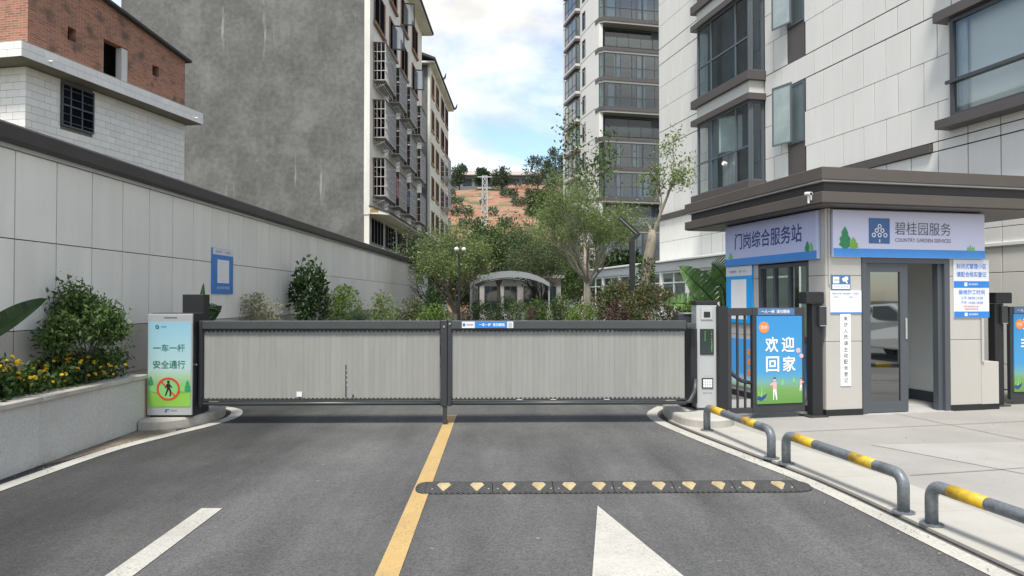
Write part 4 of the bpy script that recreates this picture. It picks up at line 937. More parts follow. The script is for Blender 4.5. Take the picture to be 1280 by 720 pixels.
def ped_gate(x_hinge, plane_y, label, bars, txt):
    t = thing('pedestrian_gate', label, 'gate', BF.w(0,plane_y,0), BF.rz)
    x0, x1 = x_hinge    # panel limits
    fr = MB(); fr.cbox(x0-0.05,x1+0.05,-0.03,0.03,1.302,1.405,0.004); fr.cbox(x0-0.05,x1+0.05,-0.03,0.03,0.085,0.19,0.004); fr.cbox(x0-0.05,x0,-0.03,0.03,0.19,1.302,0.004); fr.cbox(x1,x1+0.05,-0.03,0.03,0.19,1.302,0.004)
    fr.build('leaf_frame', M['darkmetal'], t)
    MB().box(x0,x1,-0.043,0.02,0.195,1.30).build('poster', poster_print(), t)
    h = MB().box(x0+0.02,x1-0.10,-0.036,-0.031,1.31,1.398).build('header_plate', M['headblue'], t)
    lettering('一人一闸  请勿跟随', h, x0+0.065, x1-0.17, 1.332, 1.378, M['inkwhite'], y=-0.039, bold=0.012)
    y = -0.0445
    for cx,cz,w_,h_ in ((x0+0.06,0.24,0.04,0.20),(x0+0.10,0.24,0.03,0.14),(x0+0.02,0.24,0.03,0.16)):
        flat(t,'printed_blade',[(cx-w_/2,cz),(cx+w_/2,cz),(cx+w_*.1,cz+h_)],M['hillgreen'],y,0.0007)
    flat(t,'sun_badge',circ(x0+0.10,1.155,0.072,14),M['inkorange'],y,0.001); lettering('您好',t,x0+0.055,x0+0.145,1.135,1.18,M['inkwhite'],y=-0.0465)
    for ch,cx,cz in txt: lettering(ch, t, x0+cx, x0+cx+0.185, cz, cz+0.195, M['inkwhite'], y=-0.0465, bold=0.018)
    flat(t,'balloon',circ(x0+0.585,0.86,0.032,12),M['inkpink'],y,0.001); flat(t,'balloon',circ(x0+0.63,0.79,0.028,12),M['inkpink'],y,0.001)
    person_print(t, x0+0.24, 0.235, 0.29, M['inkpink'])
    person_print(t, x0+0.625, 0.34, 0.17, M['inkpink'], -1)
    flat(t,'printed_dog',[(x0+0.005,0.30),(x0+0.06,0.285),(x0+0.10,0.31),(x0+0.135,0.325),(x0+0.12,0.28),(x0+0.10,0.25),(x0+0.05,0.235),(x0+0.0,0.25)],M['navy'],y,0.001)
    flat(t,'printed_tree',tree_icon(x0+0.36,0.42,0.06,0.09),M['hillgreen'],y,0.0008); flat(t,'printed_tree',tree_icon(x0+0.52,0.45,0.05,0.08),M['hillgreen'],y,0.0008)
    if bars:
        b = MB(); xl = x0-0.05-0.345
        b.cbox(xl,x0-0.052,-0.028,0.028,1.305,1.40,0.004); b.cbox(xl,x0-0.052,-0.028,0.028,0.085,0.15,0.004); b.cbox(xl,xl+0.055,-0.03,0.03,0.15,1.305,0.004)
        b.build('side_frame', M['darkmetal'], t)
        for k in range(2):
            xx = xl+0.055+0.105*(k+1)-0.01
            MB().cbox(xx-0.013,xx+0.013,-0.013,0.013,0.15,1.305,0.003).build('bar', M['darkmetal'], t)
        sw = MB(); sw.tube([(xl+0.03,0,0.62),(xl+0.10,0,0.56),(xl+0.2,0,0.49),(xl+0.35,0,0.455)],0.026,8); sw.build('sweep_bar', M['darkmetal'], t, smooth=True)
        MB().cbox(xl-0.13,xl-0.003,-0.045,0.045,0.0,1.42,0.005).build('post', M['black'], t)
    return t
ped_gate((-0.985,-0.345), 0.05, 'black pedestrian gate with blue welcome poster and bars left of the booth', True, [('欢',0.115,0.84),('迎',0.345,0.84),('回',0.125,0.595),('家',0.36,0.595)])
ped_gate((3.235,3.98), 0.30, 'black pedestrian gate with blue poster right of the booth, cut by the edge', False, [('欢',0.155,1.06),('非',0.115,0.78),('请',0.34,0.78),('障',0.18,0.56)])
def gate_motor(x, y, label, hx=(-0.175,0.085)):
    t = thing('gate_motor_post', label, 'gate post', BF.w(x,y,0), BF.rz)
    MB().cbox(-0.075,0.075,-0.06,0.06,0.0,1.45,0.006).build('column', M['black'], t)
    hd = MB().box(hx[0],hx[1],-0.085,0.085,1.452,1.605).build('motor_head', M['black'], t, bev=0.014)
    MB().cbox(0.0,0.105,-0.105,-0.0615,1.165,1.425,0.006).build('reader', M['darkmetal'], t)
    rd = MB(); rd.box(0.008,0.097,-0.108,-0.1055,1.415,1.422); rd.box(0.008,0.097,-0.108,-0.1055,1.168,1.176); rd.build('reader_trim', M['silver'], t)
    MB().cbox(-0.17,0.10,-0.14,0.10,0.0,0.03,0.004).build('foot_plate', M['darkmetal'], t)
gate_motor(-0.13,0.05,'black gate motor post with card reader against the booth corner')
gate_motor(2.97,0.30,'black gate motor post beside the cream meter box',(-0.085,0.20))

# ------------------------------------------------------------------ apartment block on the right
def right_block():
    t = thing('apartment_block', 'pale panelled apartment block with dark bay windows behind the booth', 'building', AF.w(0,0,0), AF.rz)
    Y0, Y1, H = -16.0, 3.1, 24.0
    MB().box(0.0,11.0,Y0,Y1,0.0,H).build('wall', M['joint'], t)
    ph = 0.022
    cache = {}
    def pan(y0,y1,z0,z1):
        k = (round(y1-y0,3),round(z1-z0,3))
        if k not in cache: cache[k] = MB().cbox(-ph,-0.0005,0.010,k[0]-0.010,0.006,k[1]-0.006,0.002).mesh('panel', M['panel'])
        link('panel', cache[k], t, (0,y0,z0))
    far = MB()
    def row(z0,z1,off,holes,mass=False):
        ys = []; y = -9.0+off-0.65*12
        while y < Y1+0.7: ys.append(y); y += 0.65
        for a,b in zip(ys[:-1],ys[1:]):
            segs = [(max(a,Y0),min(b,Y1))]
            for h0,h1 in holes:
                ns = []
                for s,e in segs:
                    if e <= h0 or s >= h1: ns.append((s,e))
                    else:
                        if s < h0: ns.append((s,h0))
                        if e > h1: ns.append((h1,e))
                segs = ns
            for s,e in segs:
                if e-s < 0.05: continue
                if mass or s < -12.6: far.cbox(-ph,-0.0005,s+0.006,e-0.006,z0+0.006,z1-0.006,0.002)
                else: pan(s,e,z0,z1)
    bay = (-3.40,-0.50); nar = (-5.06,-4.38); big = (-14.2,-9.35)
    for s in range(0,7):
        b = 4.42+2.9*(s)       # bottom of a storey's panel field
        hol = [bay,nar,big]
        mass = s > 1
        row(b+0.008,b+0.73 if s == 0 else b+0.80,0.0,hol if s else [bay,nar],mass)
        row(b+(0.73 if s == 0 else 0.80),b+1.56,0.325,hol,mass)
        row(b+1.56,b+2.345,0.0,hol,mass)
        row(b+2.36,b+2.895,0.325,[bay],mass)
    row(4.25,4.42,0.0,[(-8.87,Y1)])
    zb = [4.24,3.48,2.72,1.96,1.20,0.44,0.02]
    for k,(a,b) in enumerate(zip(zb[1:],zb[:-1])): row(a,b,0.0,[],mass=(k > 2))
    struct(far.build('panel_rows', M['panel'], t),'stuff')
    MB().cbox(-0.09,-0.001,-8.87,Y1+0.06,4.245,4.40,0.004).build('trim_band', M['brown'], t)
    MB().cbox(-0.06,-0.001,-12.5,-9.0,2.40,2.46,0.004).build('trim_band', M['whiteframe'], t)
    # bay windows
    X = -0.45
    for s in range(0,6):
        z = 4.60+2.86*s
        zt = z+2.10; low = s == 0
        b = thing_part('bay_window', t)
        MB().cbox(X-0.10,-0.002,-3.46,-0.28,z-0.24,z,0.004).build('sill_slab', M['brown'], b)
        MB().cbox(X-0.10,-0.002,-3.46,-0.28,zt,zt+0.17,0.004).build('head_slab', M['brown'], b)
        MB().box(X,-0.002,-3.36,-0.50,zt+0.172,zt+0.518).build('spandrel', M['panel2'], b)
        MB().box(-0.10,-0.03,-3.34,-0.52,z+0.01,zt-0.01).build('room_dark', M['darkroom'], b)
        if s < 3:
            MB().box(-0.20,-0.185,-1.25,-0.75,z+0.02,zt-0.02).build('curtain', M['curtain2'], b)
            MB().box(-0.20,-0.185,-2.3,-1.55,z+0.02,zt-0.02).build('curtain', M['curtain'] if low else M['curtain2'], b)
        window(b, (X,-0.52,z), -90, 2.82, zt-z, [0.29,0.76], [0.44], M['winframe2'], M['clearpane'] if low else M['pane'], 0.055, 0.06)
        window(b, (X+0.06,-3.355,z), 0, 0.38, zt-z, [], [], M['winframe2'], M['pane'], 0.055, 0.05)
        if low:
            window(b, (X-0.03,-1.75,z+0.98), -62, 0.88, 1.06, [], [], M['winframe'], M['palecasement'], 0.05, 0.04, name='open_casement')
            MB().tube([(X-0.07,-2.28,z+0.62),(X-0.16,-2.3,z+0.64)],0.06,10).build('outdoor_lamp', M['lampwhite'], b)
    # narrow windows over brown spandrels
    for s in range(0,6):
        z = 4.42+2.9*s
        MB().box(-0.012,-0.001,-5.055,-4.385,z,z+0.87).build('spandrel', M['brown'], t)
        window(t, (-0.03,-4.39,z+0.88), -90, 0.66, 1.46, [], [], M['winframe2'], M['winglass2'], 0.05, 0.028)
        if s < 2: window(t, (-0.34,-4.20,z+0.88), -78, 0.62, 1.46, [], [], M['winframe2'], M['palecasement'], 0.04, 0.03, name='open_casement')
    # wide windows at the near end
    for s in range(0,6):
        z = 4.72+2.9*s
        b = thing_part('wide_window', t)
        MB().cbox(-0.34,-0.002,-14.3,-9.25,z-0.16,z,0.004).build('sill_slab', M['brown'], b)
        MB().cbox(-0.36,-0.002,-14.3,-9.25,z+1.76,z+1.94,0.004).build('head_slab', M['brown'], b)
        MB().box(-0.14,-0.001,-9.50,-9.37,z,z+1.76).build('jamb', M['panel2'], b)
        MB().box(-0.05,-0.003,-14.2,-9.505,z+0.001,z+1.759).build('pale_backing', M['panel'], b)  # added pale sheet, stands in for a facade mirrored in the glass
        MB().box(-0.11,-0.10,-9.75,-9.56,z+0.01,z+1.74).build('curtain', M['curtain'], b)
        window(b, (-0.26,-9.52,z), -90, 4.6, 1.75, [0.36,0.68], [0.36], M['winframe'], M['clearpane'], 0.07, 0.08)
        MB().box(-0.30,-0.264,-14.1,-9.45,z+0.60,z+0.66).build('rail', M['winframe'], b)
    return t
def thing_part(name, parent):
    o = bpy.data.objects.new(name, None); COL.objects.link(o); o.parent = parent; return o
right_block()

# white glazed corridor at the foot of the block
def corridor():
    t = thing('glazed_corridor', 'low white framed glazed corridor along the foot of the apartment block', 'corridor', AF.w(-1.25,-6.5,0), AF.rz)
    L, n = 13.6, 8
    MB().cbox(-0.06,1.15,-0.1,L,2.36,2.62,0.01).build('fascia', M['whiteframe'], t)
    MB().cbox(-0.16,1.15,-0.2,L+0.1,2.63,2.69,0.01).build('roof', M['whiteframe'], t)
    MB().box(1.0,1.1,0,L,0,2.35).build('back_wall', M['whiteframe'], t)
    for k in range(n+1):
        y = k*L/n
        MB().cbox(-0.05,0.05,y-0.07,y+0.03,0.0,2.36,0.005).build('post', M['whiteframe'], t)
    for k in range(n):
        y = k*L/n
        window(t, (-0.02,y+L/n-0.075,1.15), -90, L/n-0.11, 1.2, [0.5], [0.72], M['whiteframe'], M['clearpane'], 0.05, 0.05)
        MB().cbox(-0.03,0.03,y+0.035,y+L/n-0.075,1.02,1.13,0.004).build('rail', M['whiteframe'], t)
        for j in range(10):
            yy = y+0.1+j*(L/n-0.2)/9.5
            MB().box(-0.015,0.015,yy-0.03,yy+0.03,0.05,1.019).build('picket', M['whiteframe'], t)
corridor()

# ------------------------------------------------------------------ tower
def tower():
    t = thing('residential_tower', 'tall pale residential tower with stacked glass balconies', 'building', TF.w(0,0,0), TF.rz)
    MB().box(0.0,16,1.5,12.7,0,52).build('wall', M['panel'], t)
    MB().box(0.001,0.5,0.62,1.499,0,52).build('corner_wall', M['panel'], t)
    j = MB(); 
    for k in range(17): j.box(-0.012,-0.001,1.4,12.69,2.9+3.03*k,2.94+3.03*k)
    j.build('floor_joints', M['joint'], t)
    W = 9.0
    state = {0:'g',1:'g',2:'o',3:'g',4:'g',5:'o',6:'g',7:'g',8:'o',9:'g',10:'g',11:'g',12:'o',13:'g',14:'g',15:'o'}
    for k in range(16):
        z = 2.80+3.03*k
        b = thing_part('balcony', t)
        MB().prism([(0.0,0.55),(0.45,0.0),(W,0.0),(W,1.45),(0.0,1.45)],z-0.55,z-0.34).build('slab', M['bandgrey'], b)
        MB().prism([(-0.06,0.52),(0.42,-0.07),(W,-0.07),(W,1.45),(-0.06,1.45)],z-0.338,z).build('slab_edge', M['brown'], b)
        MB().box(0.5,W,1.30,1.45,z+0.002,z+2.46).build('shade_sheet', M['darkroom'], b)  # back sheet with the balcony's shade put into its colour
        if state[k] == 'g':
            window(b, (0.46,0.02,z), 0, 4.1, 2.46, [0.30,0.42,0.72,0.84], [0.42], M['winframe'], M['pane'], 0.07, 0.08)
            window(b, (4.58,0.02,z), 0, W-4.62, 2.46, [0.3,0.5,0.75], [0.42], M['winframe'], M['pane'], 0.07, 0.08)
            window(b, (0.02,0.53,z), -52, 0.62, 2.46, [], [0.42], M['winframe'], M['railglass'], 0.05, 0.05)
            for q in range(2):
                x = 0.7+rnd.random()*1.0+q*2.6
                MB().box(x,x+0.5+rnd.random()*0.5,0.12,0.14,z+0.05,z+2.40).build('curtain', M['curtain'], b)
        else:
            for q in range(5): MB().box(0.5+q*1.3,1.75+q*1.3,0.03,0.045,z+0.1,z+1.05).build('rail_pane', M['railglass'], b)
            MB().box(0.45,W,0.01,0.07,z+1.06,z+1.11).build('handrail', M['winframe'], b)
            window(b, (0.9,1.22,z+0.02), 0, 5.2, 2.3, [0.5], [], M['winframe'], M['winglass'], 0.06, 0.06)
            MB().box(0.02,0.42,0.45,0.60,z,z+2.46).build('pier', M['panel'], b)
        # side bay
        s = thing_part('side_bay', t)
        MB().box(-0.60,-0.002,6.3,10.6,z-0.30,z-0.02).build('slab', M['brown'], s)
        MB().box(-0.50,-0.002,6.45,10.45,z-0.018,z+0.3).build('apron', M['panel2'], s)
        window(s, (-0.50,10.45,z+0.31), -90, 4.0, 2.1, [0.33,0.66], [0.35], M['winframe'], M['winglass2'], 0.08, 0.08)
        window(s, (-0.42,6.45,z+0.31), 0, 0.41, 2.1, [], [], M['winframe'], M['winglass2'], 0.05, 0.06)
        window(t, (-0.03,5.6,z+0.5), -90, 1.0, 1.9, [], [0.5], M['winframe'], M['winglass'], 0.06, 0.028)
tower()

# ------------------------------------------------------------------ tiled house with a brick top storey
def house():
    t = thing('tiled_house', 'white tiled house with unplastered red brick top storey behind the wall', 'house', HF.w(0,0,0), HF.rz)
    D = 6.47
    w = MB(); w.box(-9,-0.012,0.012,D-0.012,0,7.72); w.build('wall', M['tilegrout'], t)
    tw, th = 0.40, 0.20
    me = MB().cbox(-0.012,0.0,0.004,tw-0.004,0.004,th-0.004,0.002).mesh('tile', M['tile'])
    half = MB().cbox(-0.012,0.0,0.004,tw/2-0.004,0.004,th-0.004,0.002).mesh('tile', M['tile'])
    fr = MB().cbox(0.004,tw-0.004,0.0,0.012,0.004,th-0.004,0.002).mesh('tile', M['tile'])
    mass = MB(); wy0,wy1,wz0,wz1 = 1.13,2.30,6.40,7.62
    r = 0; z = 7.70-th
    while z > 0.1:
        y = -0.0 if r % 2 == 0 else -tw/2
        while y < D-0.05:
            a, b = max(y,0.0), min(y+tw,D)
            if b-a > 0.06 and not (b > wy0 and a < wy1 and z+th > wz0+0.02 and z < wz1-0.02):
                if z > 5.3:
                    if abs(b-a-tw) < 1e-6: link('tile', me, t, (0,a,z))
                    elif abs(b-a-tw/2) < 1e-6: link('tile', half, t, (0,a,z))
                    else: MB().cbox(-0.012,0.0,0.004,b-a-0.004,0.004,th-0.004,0.002).build('tile', M['tile'], t, (0,a,z))
                else: mass.box(-0.012,0.0,a+0.004,b-0.004,z+0.004,z+th-0.004)
            elif b-a > 0.06:
                for s,e in ((a,min(b,wy0)),(max(a,wy1),b)):
                    if e-s > 0.05: mass.box(-0.012,0.0,s+0.004,e-0.004,z+0.004,z+th-0.004)
            y += tw
        x = -tw if r % 2 == 0 else -tw/2-tw
        if r % 2: mass.box(-tw/2+0.004,-0.004,0.0,0.012,z+0.004,z+th-0.004)
        for k in range(22):
            if z > 5.6 and k < 3: link('tile', fr, t, (x-k*tw,0,z))
            else: mass.box(x-k*tw+0.004,x-k*tw+tw-0.004,0.0,0.012,z+0.004,z+th-0.004)
        z -= th; r += 1
    struct(mass.build('tile_rows', M['tile'], t),'stuff')
    window(t, (0.062,wy0,wz0), 90, wy1-wy0, wz1-wz0, [0.27,0.62], [0.5], M['winframe'], M['windark'], 0.045, 0.06)
    bars = MB()
    for k in range(5): bars.box(0.064,0.074,wy0+0.05,wy1-0.05,wz0+0.12+k*0.23,wz0+0.135+k*0.23)
    bars.build('window_bars', M['winframe'], t)
    # tiled cornice slab
    c = MB().box(-9.4,0.538,-0.64,6.72,7.722,8.12).build('cornice', M['tilegrout'], t)
    cm = {}
    for r_,(z0,z1) in enumerate(((7.728,7.92),(7.922,8.115))):
        y = -0.65-(0.2 if r_ else 0)
        while y < 6.73:
            a,b = max(y,-0.65),min(y+0.45,6.73)
            k = round(b-a,3)
            if k > 0.05:
                if (k,r_) not in cm: cm[(k,r_)] = MB().cbox(0.539,0.55,0.004,k-0.004,z0,z1-0.004,0.002).mesh('cornice_tile', M['tile'])
                link('cornice_tile', cm[(k,r_)], c, (0,a,0))
            y += 0.45
        for q in range(8):
            x = 0.55-(q+1)*0.45+(0.2 if r_ else 0); MB().cbox(max(x,-9)+0.004,min(x+0.45,0.537)-0.004,-0.651,-0.641,z0,z1-0.004,0.002).build('cornice_tile', M['tile'], c)
    MB().box(-9.3,0.54,-0.64,6.72,8.121,8.14).build('roof_deck', M['kerbdirty'], c)
    for y in (0.2,6.3): MB().tube([(0.5,y,7.86),(0.66,y,7.85)],0.03,8).build('drain_pipe', M['lampwhite'], c)
    # brick storey: wall ring with openings on the street side, sloping top
    def top(y): return 10.9+(y*-0.155)
    bm = MB(); xa, xb = -0.20, 0.05
    ops = [(1.30,1.60,8.88,9.26),(2.64,3.66,8.15,9.38),(4.75,5.07,8.93,9.28)]
    ycut = [0.0]+[v for o in ops for v in o[:2]]+[6.40]
    for i in range(len(ycut)-1):
        a,b = ycut[i],ycut[i+1]; mid = (a+b)/2
        op = [o for o in ops if o[0] < mid < o[1]]
        if op:
            o = op[0]
            if o[2] > 8.16: bm.xprism([(a,8.141),(b,8.141),(b,o[2]),(a,o[2])],xa,xb)
            bm.xprism([(a,o[3]),(b,o[3]),(b,top(b)),(a,top(a))],xa,xb)
        else: bm.xprism([(a,8.141),(b,8.141),(b,top(b)),(a,top(a))],xa,xb)
    bm.yprism([(-9,8.141),(xa,8.141),(xa,10.9),(-9,10.9)],0.0,0.24)
    bm.yprism([(-9,8.141),(xa,8.141),(xa,9.9),(-9,9.9)],6.16,6.40)
    bm.build('brick_storey', M['brick'], t)
    MB().box(-1.6,-1.5,0.3,6.1,8.142,10.0).build('inner_wall', M['cement'], t)
    MB().box(-0.18,0.03,3.40,3.655,8.145,9.36).build('door_reveal', M['panel2'], t)
    MB().xprism([(-0.15,10.93),(6.55,9.89),(6.55,9.97),(-0.15,11.02)],-4.0,0.22).build('roof_sheet', M['rooftile'], t)
    MB().xprism([(-3.0,8.141),(-0.1,8.141),(-0.1,10.0),(-3.0,10.0)],-9,-8.9).build('brick_return', M['brick'], t)
house()

# ------------------------------------------------------------------ grey cement block with caged windows
def cage_mesh(w, h, d):
    mb = MB(); r = 0.016
    for z in (0,h/4,h/2,3*h/4,h): 
        mb.box(0,w,-d-r,-d+r,z-r,z+r); mb.box(-r,r,-d,0,z-r,z+r); mb.box(w-r,w+r,-d,0,z-r,z+r)
    n = int(w/0.18); r = 0.013
    for k in range(n+1): mb.box(k*w/n-r*.8,k*w/n+r*.8,-d-r,-d+r,0,h)
    for k in range(1,3):
        for x in (0,w): mb.box(x-r*.8,x+r*.8,-d*k/3-r*.8,-d*k/3+r*.8,0,h)
    for k in range(n+1): mb.box(k*w/n-r*.8,k*w/n+r*.8,-d,0,-r,r)
    for k in range(5): mb.box(0,w,-d*k/5-r,-d*k/5+r,-0.25,-0.22)
    for x in (0,w*0.33,w*.66,w): mb.tube([(x,-d,-0.22),(x,0,-0.5)],0.014,4)
    return mb
def grey_block():
    t = thing('cement_block', 'bare grey cement apartment block with caged windows on its cream front', 'building', GF.w(0,0,0), GF.rz)
    D, H = 18.6, 22.6
    MB().box(-13.3,-0.28,0.0,D,0,H).build('wall', M['cement'], t)
    MB().box(-0.279,0.0,0.03,D,0,H).build('front_wall', M['creamwall'], t)
    MB().box(-0.278,0.02,-0.004,0.029,6.0,H).build('corner_strip', M['creamwall'], t)
    pr = MB(); pr.xprism([(-0.8,H),(D+0.7,H),(D+0.7,H+0.18),(-0.8,H+0.18)],-13.8,0.85); pr.build('roof', M['rooftile'], t)
    MB().box(-13.7,0.75,-0.7,D+0.6,H-0.08,H-0.002).build('roof_soffit', M['creamwall'], t)
    cols = [(0.95,2.75),(5.3,2.2),(9.2,2.4),(13.7,2.3)]
    cg = {}
    for k,z in enumerate((7.15,10.3,13.4)):
        for i,(y,w) in enumerate(cols):
            if k == 2 and i > 1: z2 = z
            wd = window(t, (0.066,y,z), 90, w, 1.95, [0.33,0.66], [0.7], M['bronze'], M['windark'], 0.07, 0.05)
            MB().box(w+0.2,w+0.22,-0.62,-0.02,0.05,1.9).build('dark_backing', M['cagebacking'], t, (0.02,y-0.15,z-0.05), 90)  # added sheet, its dark colour makes the cage inside look dim
            MB().box(-0.1,w+0.3,-0.62,-0.02,0.02,0.05).build('cage_floor', M['cagedark'], t, (0.02,y-0.0,z-0.05), 90)
            if w not in cg: cg[w] = cage_mesh(w+0.3,2.05,0.65).mesh('window_cage', M['cage'])
            link('window_cage', cg[w], t, (0.02,y-0.15,z-0.05), 90)
            MB().box(-0.05,w+0.35,-0.70,0.0,2.03,2.06).build('cage_roof', M['cagedark'], t, (0.02,y-0.15,z-0.05), 90)
            pass
    for k,z in enumerate((16.6,19.6)):
        for i,(y,w) in enumerate(cols):
            wd = window(t, (0.066,y,z), 90, w, 2.0, [0.5], [], M['bronze'], M['windark'], 0.09, 0.06)
            sr = MB(); sr.box(-0.10,w+0.10,-0.10,0.06,-0.16,-0.01); sr.box(w+0.01,w+0.10,-0.02,0.06,-0.01,2.0); sr.build('surround', M['bronze'], wd)
            if (i+k) % 2: window(t, (0.09,y+0.5,z+0.15), 12, 0.75, 1.5, [], [], M['winframe'], M['clearpane'], 0.08, 0.04, name='open_casement')
    for i,y in enumerate((0.25,4.1,8.0,12.0)):
        window(t, (0.066,y,4.5), 90, 3.3, 1.42, [0.25,0.5,0.75], [], M['cagedark'], M['windark'], 0.08, 0.05)
    a = MB(); a.yprism([(0.0,6.05),(0.0,6.42),(1.05,6.08),(1.05,5.98)],-0.02,D+0.2); a.build('awning', M['creamwall'], t)
    MB().yprism([(0.001,6.425),(0.001,6.50),(1.12,6.14),(1.12,6.05)],-0.06,D+0.25).build('awning_cover', M['rooftile'], t)
    MB().box(0.05,0.5,-0.024,-0.021,6.1,6.3).build('awning_end', M['ochre'], t)
grey_block()
def laundry(y, z, m, label):
    o = MB()
    n = 8; h = 1.15; w = 0.9; v = []; f = []
    for i in range(n+1):
        for j in range(5): v.append((0.35+0.05*math.sin(i*1.5+j*.6), y+w*i/n, z-h*j/4))
    for i in range(n):
        for j in range(4): f.append((i*5+j,i*5+j+1,(i+1)*5+j+1,(i+1)*5+j))
    o.add(v,f); ob = o.build('hanging_laundry', m, None, GF.w(0,0,0), GF.rz)
    sd = ob.modifiers.new('thickness','SOLIDIFY'); sd.thickness = 0.01
    tag(ob, label, 'laundry')
laundry(5.7,9.0,M['pinkcloth'],'pink laundry hanging in a window cage of the grey block')
laundry(9.6,9.0,M['bluecloth'],'blue laundry hanging in a window cage of the grey block')

def second_block():
    t = thing('rear_block', 'cream apartment block with ochre window frames and tiled eaves behind the grey one', 'building', SF.w(0,0,0), SF.rz)
    D, H = 14.2, 21.7
    MB().box(-12,-0.2,0.0,D,0,H).build('wall', M['cement'], t)
    MB().box(-0.199,0.0,0.0,D,0,H).build('front_wall', M['creamwall'], t)
    r = MB().yprism([(-6.3,H+2.6),(0.55,H+0.02),(0.55,H+0.22),(-6.3,H+2.9),(-13.2,H+0.1),(-13.2,H-0.15)],-0.8,D+1.2).build('roof', M['rooftile'], t)
    MB().box(-12.2,0.45,-0.6,D+1.1,H-0.16,H-0.005).build('eaves', M['creamwall'], r)
    for y in (5.0,D+1.2): MB().tube([(0.5,y,H+0.1),(0.7,y,H+0.3),(0.8,y,H+0.7)],[0.12,0.1,0.03],6).build('eave_horn', M['rooftile'], r)
    for z in (4.5,7.4,10.4,13.3,16.2,19.2):
        for i,(y,w) in enumerate(((0.9,1.6),(3.8,2.0),(7.6,2.4),(11.2,2.2))):
            wd = window(t, (0.066,y,z), 90, w, 1.8, [0.5], [], M['ochre'] if i < 2 else M['bronze'], M['windark'], 0.10, 0.06)
            sr = MB(); sr.box(-0.06,w+0.06,-0.05,0.06,-0.14,-0.01); sr.build('surround', M['ochre'] if i < 2 else M['bronze'], wd)
            if i == 2 and z < 15:
                link('window_cage', cage_mesh(w+0.3,1.95,0.7).mesh('window_cage', M['cage']), t, (0.02,y-0.15,z-0.05), 90)
second_block()

# ------------------------------------------------------------------ hill, its shed and the pylon
def hill():
    nx, ny = 90, 90; V = []; F = []
    r = random.Random(3)
    ph = [r.uniform(0,6.28) for _ in range(12)]
    for j in range(ny+1):
        y = 95+j*3.4
        for i in range(nx+1):
            x = -190+i*380/nx
            u = max(0,min(1,(y-98)/82.0))
            h = 3+27*u
            wob = 1.1*math.sin(x*.045+ph[0])+0.8*math.sin(x*.11+ph[1]+y*.02)
            hs = (h+wob)/3.3; st = math.floor(hs); fr = hs-st
            tz = (st+(min(1,fr*3.2)))*3.3-wob*0.4
            z = 0.55*tz+0.45*h-0.8*u if u < 1 else 29-0.02*(y-180)
            if u >= 1: z += 0.3*math.sin(x*.07)
            if j == 0: z = -2
            z += max(0,abs(x)-60)*0.04*u
            V.append((x,y,z))
    for j in range(ny):
        for i in range(nx):
            a = j*(nx+1)+i; F.append((a,a+1,a+nx+2,a+nx+1))
    m = MB(); m.add(V,F); return struct(m.build('hill', M['hill']))
hill()
t = thing('hilltop_shed', 'long low grey shed with pale roof on top of the red hill', 'shed', (1.0,185,0.9))
MB().box(-17,17,0,9,28.5,32.6).build('wall', M['shed'], t)
for k in range(11): MB().box(-16.2+k*3.05,-14.0+k*3.05,-0.08,-0.002,30.0,31.8).build('opening', M['inkblack'], t)
MB().xprism([(-1.0,32.6),(10,32.6),(4.5,34.6),(-1.0,32.75)],-17.6,17.6).build('roof', M['shedroof'], t)
def pylon():
    t = thing('lattice_pylon', 'pale steel lattice pylon standing in front of the red hill', 'pylon', (-2.45,129,9.5))
    h = 14.3; a0,a1 = 0.62,0.40; mb = MB(); n = 12
    for sx in (-1,1):
        for sy in (-1,1): mb.tube([(sx*a0,sy*a0,-0.8),(sx*a1,sy*a1,h)],0.07,5)
    for k in range(n):
        z0,z1 = h*k/n,h*(k+1)/n; p = a0+(a1-a0)*k/n; q = a0+(a1-a0)*(k+1)/n
        for s in (-1,1):
            mb.tube([(-p,s*p,z0),(q,s*q,z1)],0.04,4); mb.tube([(p,s*p,z0),(-q,s*q,z1)],0.04,4); mb.tube([(s*p,-p,z0),(s*q,q,z1)],0.04,4); mb.tube([(-q,s*q,z1),(q,s*q,z1)],0.04,4)
    mb.build('mast', M['pylon'], t)
    for z in (h-0.2,h-2.2,h-4.0): MB().box(-1.3,1.3,-0.07,0.07,z-0.07,z+0.07).build('cross_arm', M['pylon'], t)
pylon()

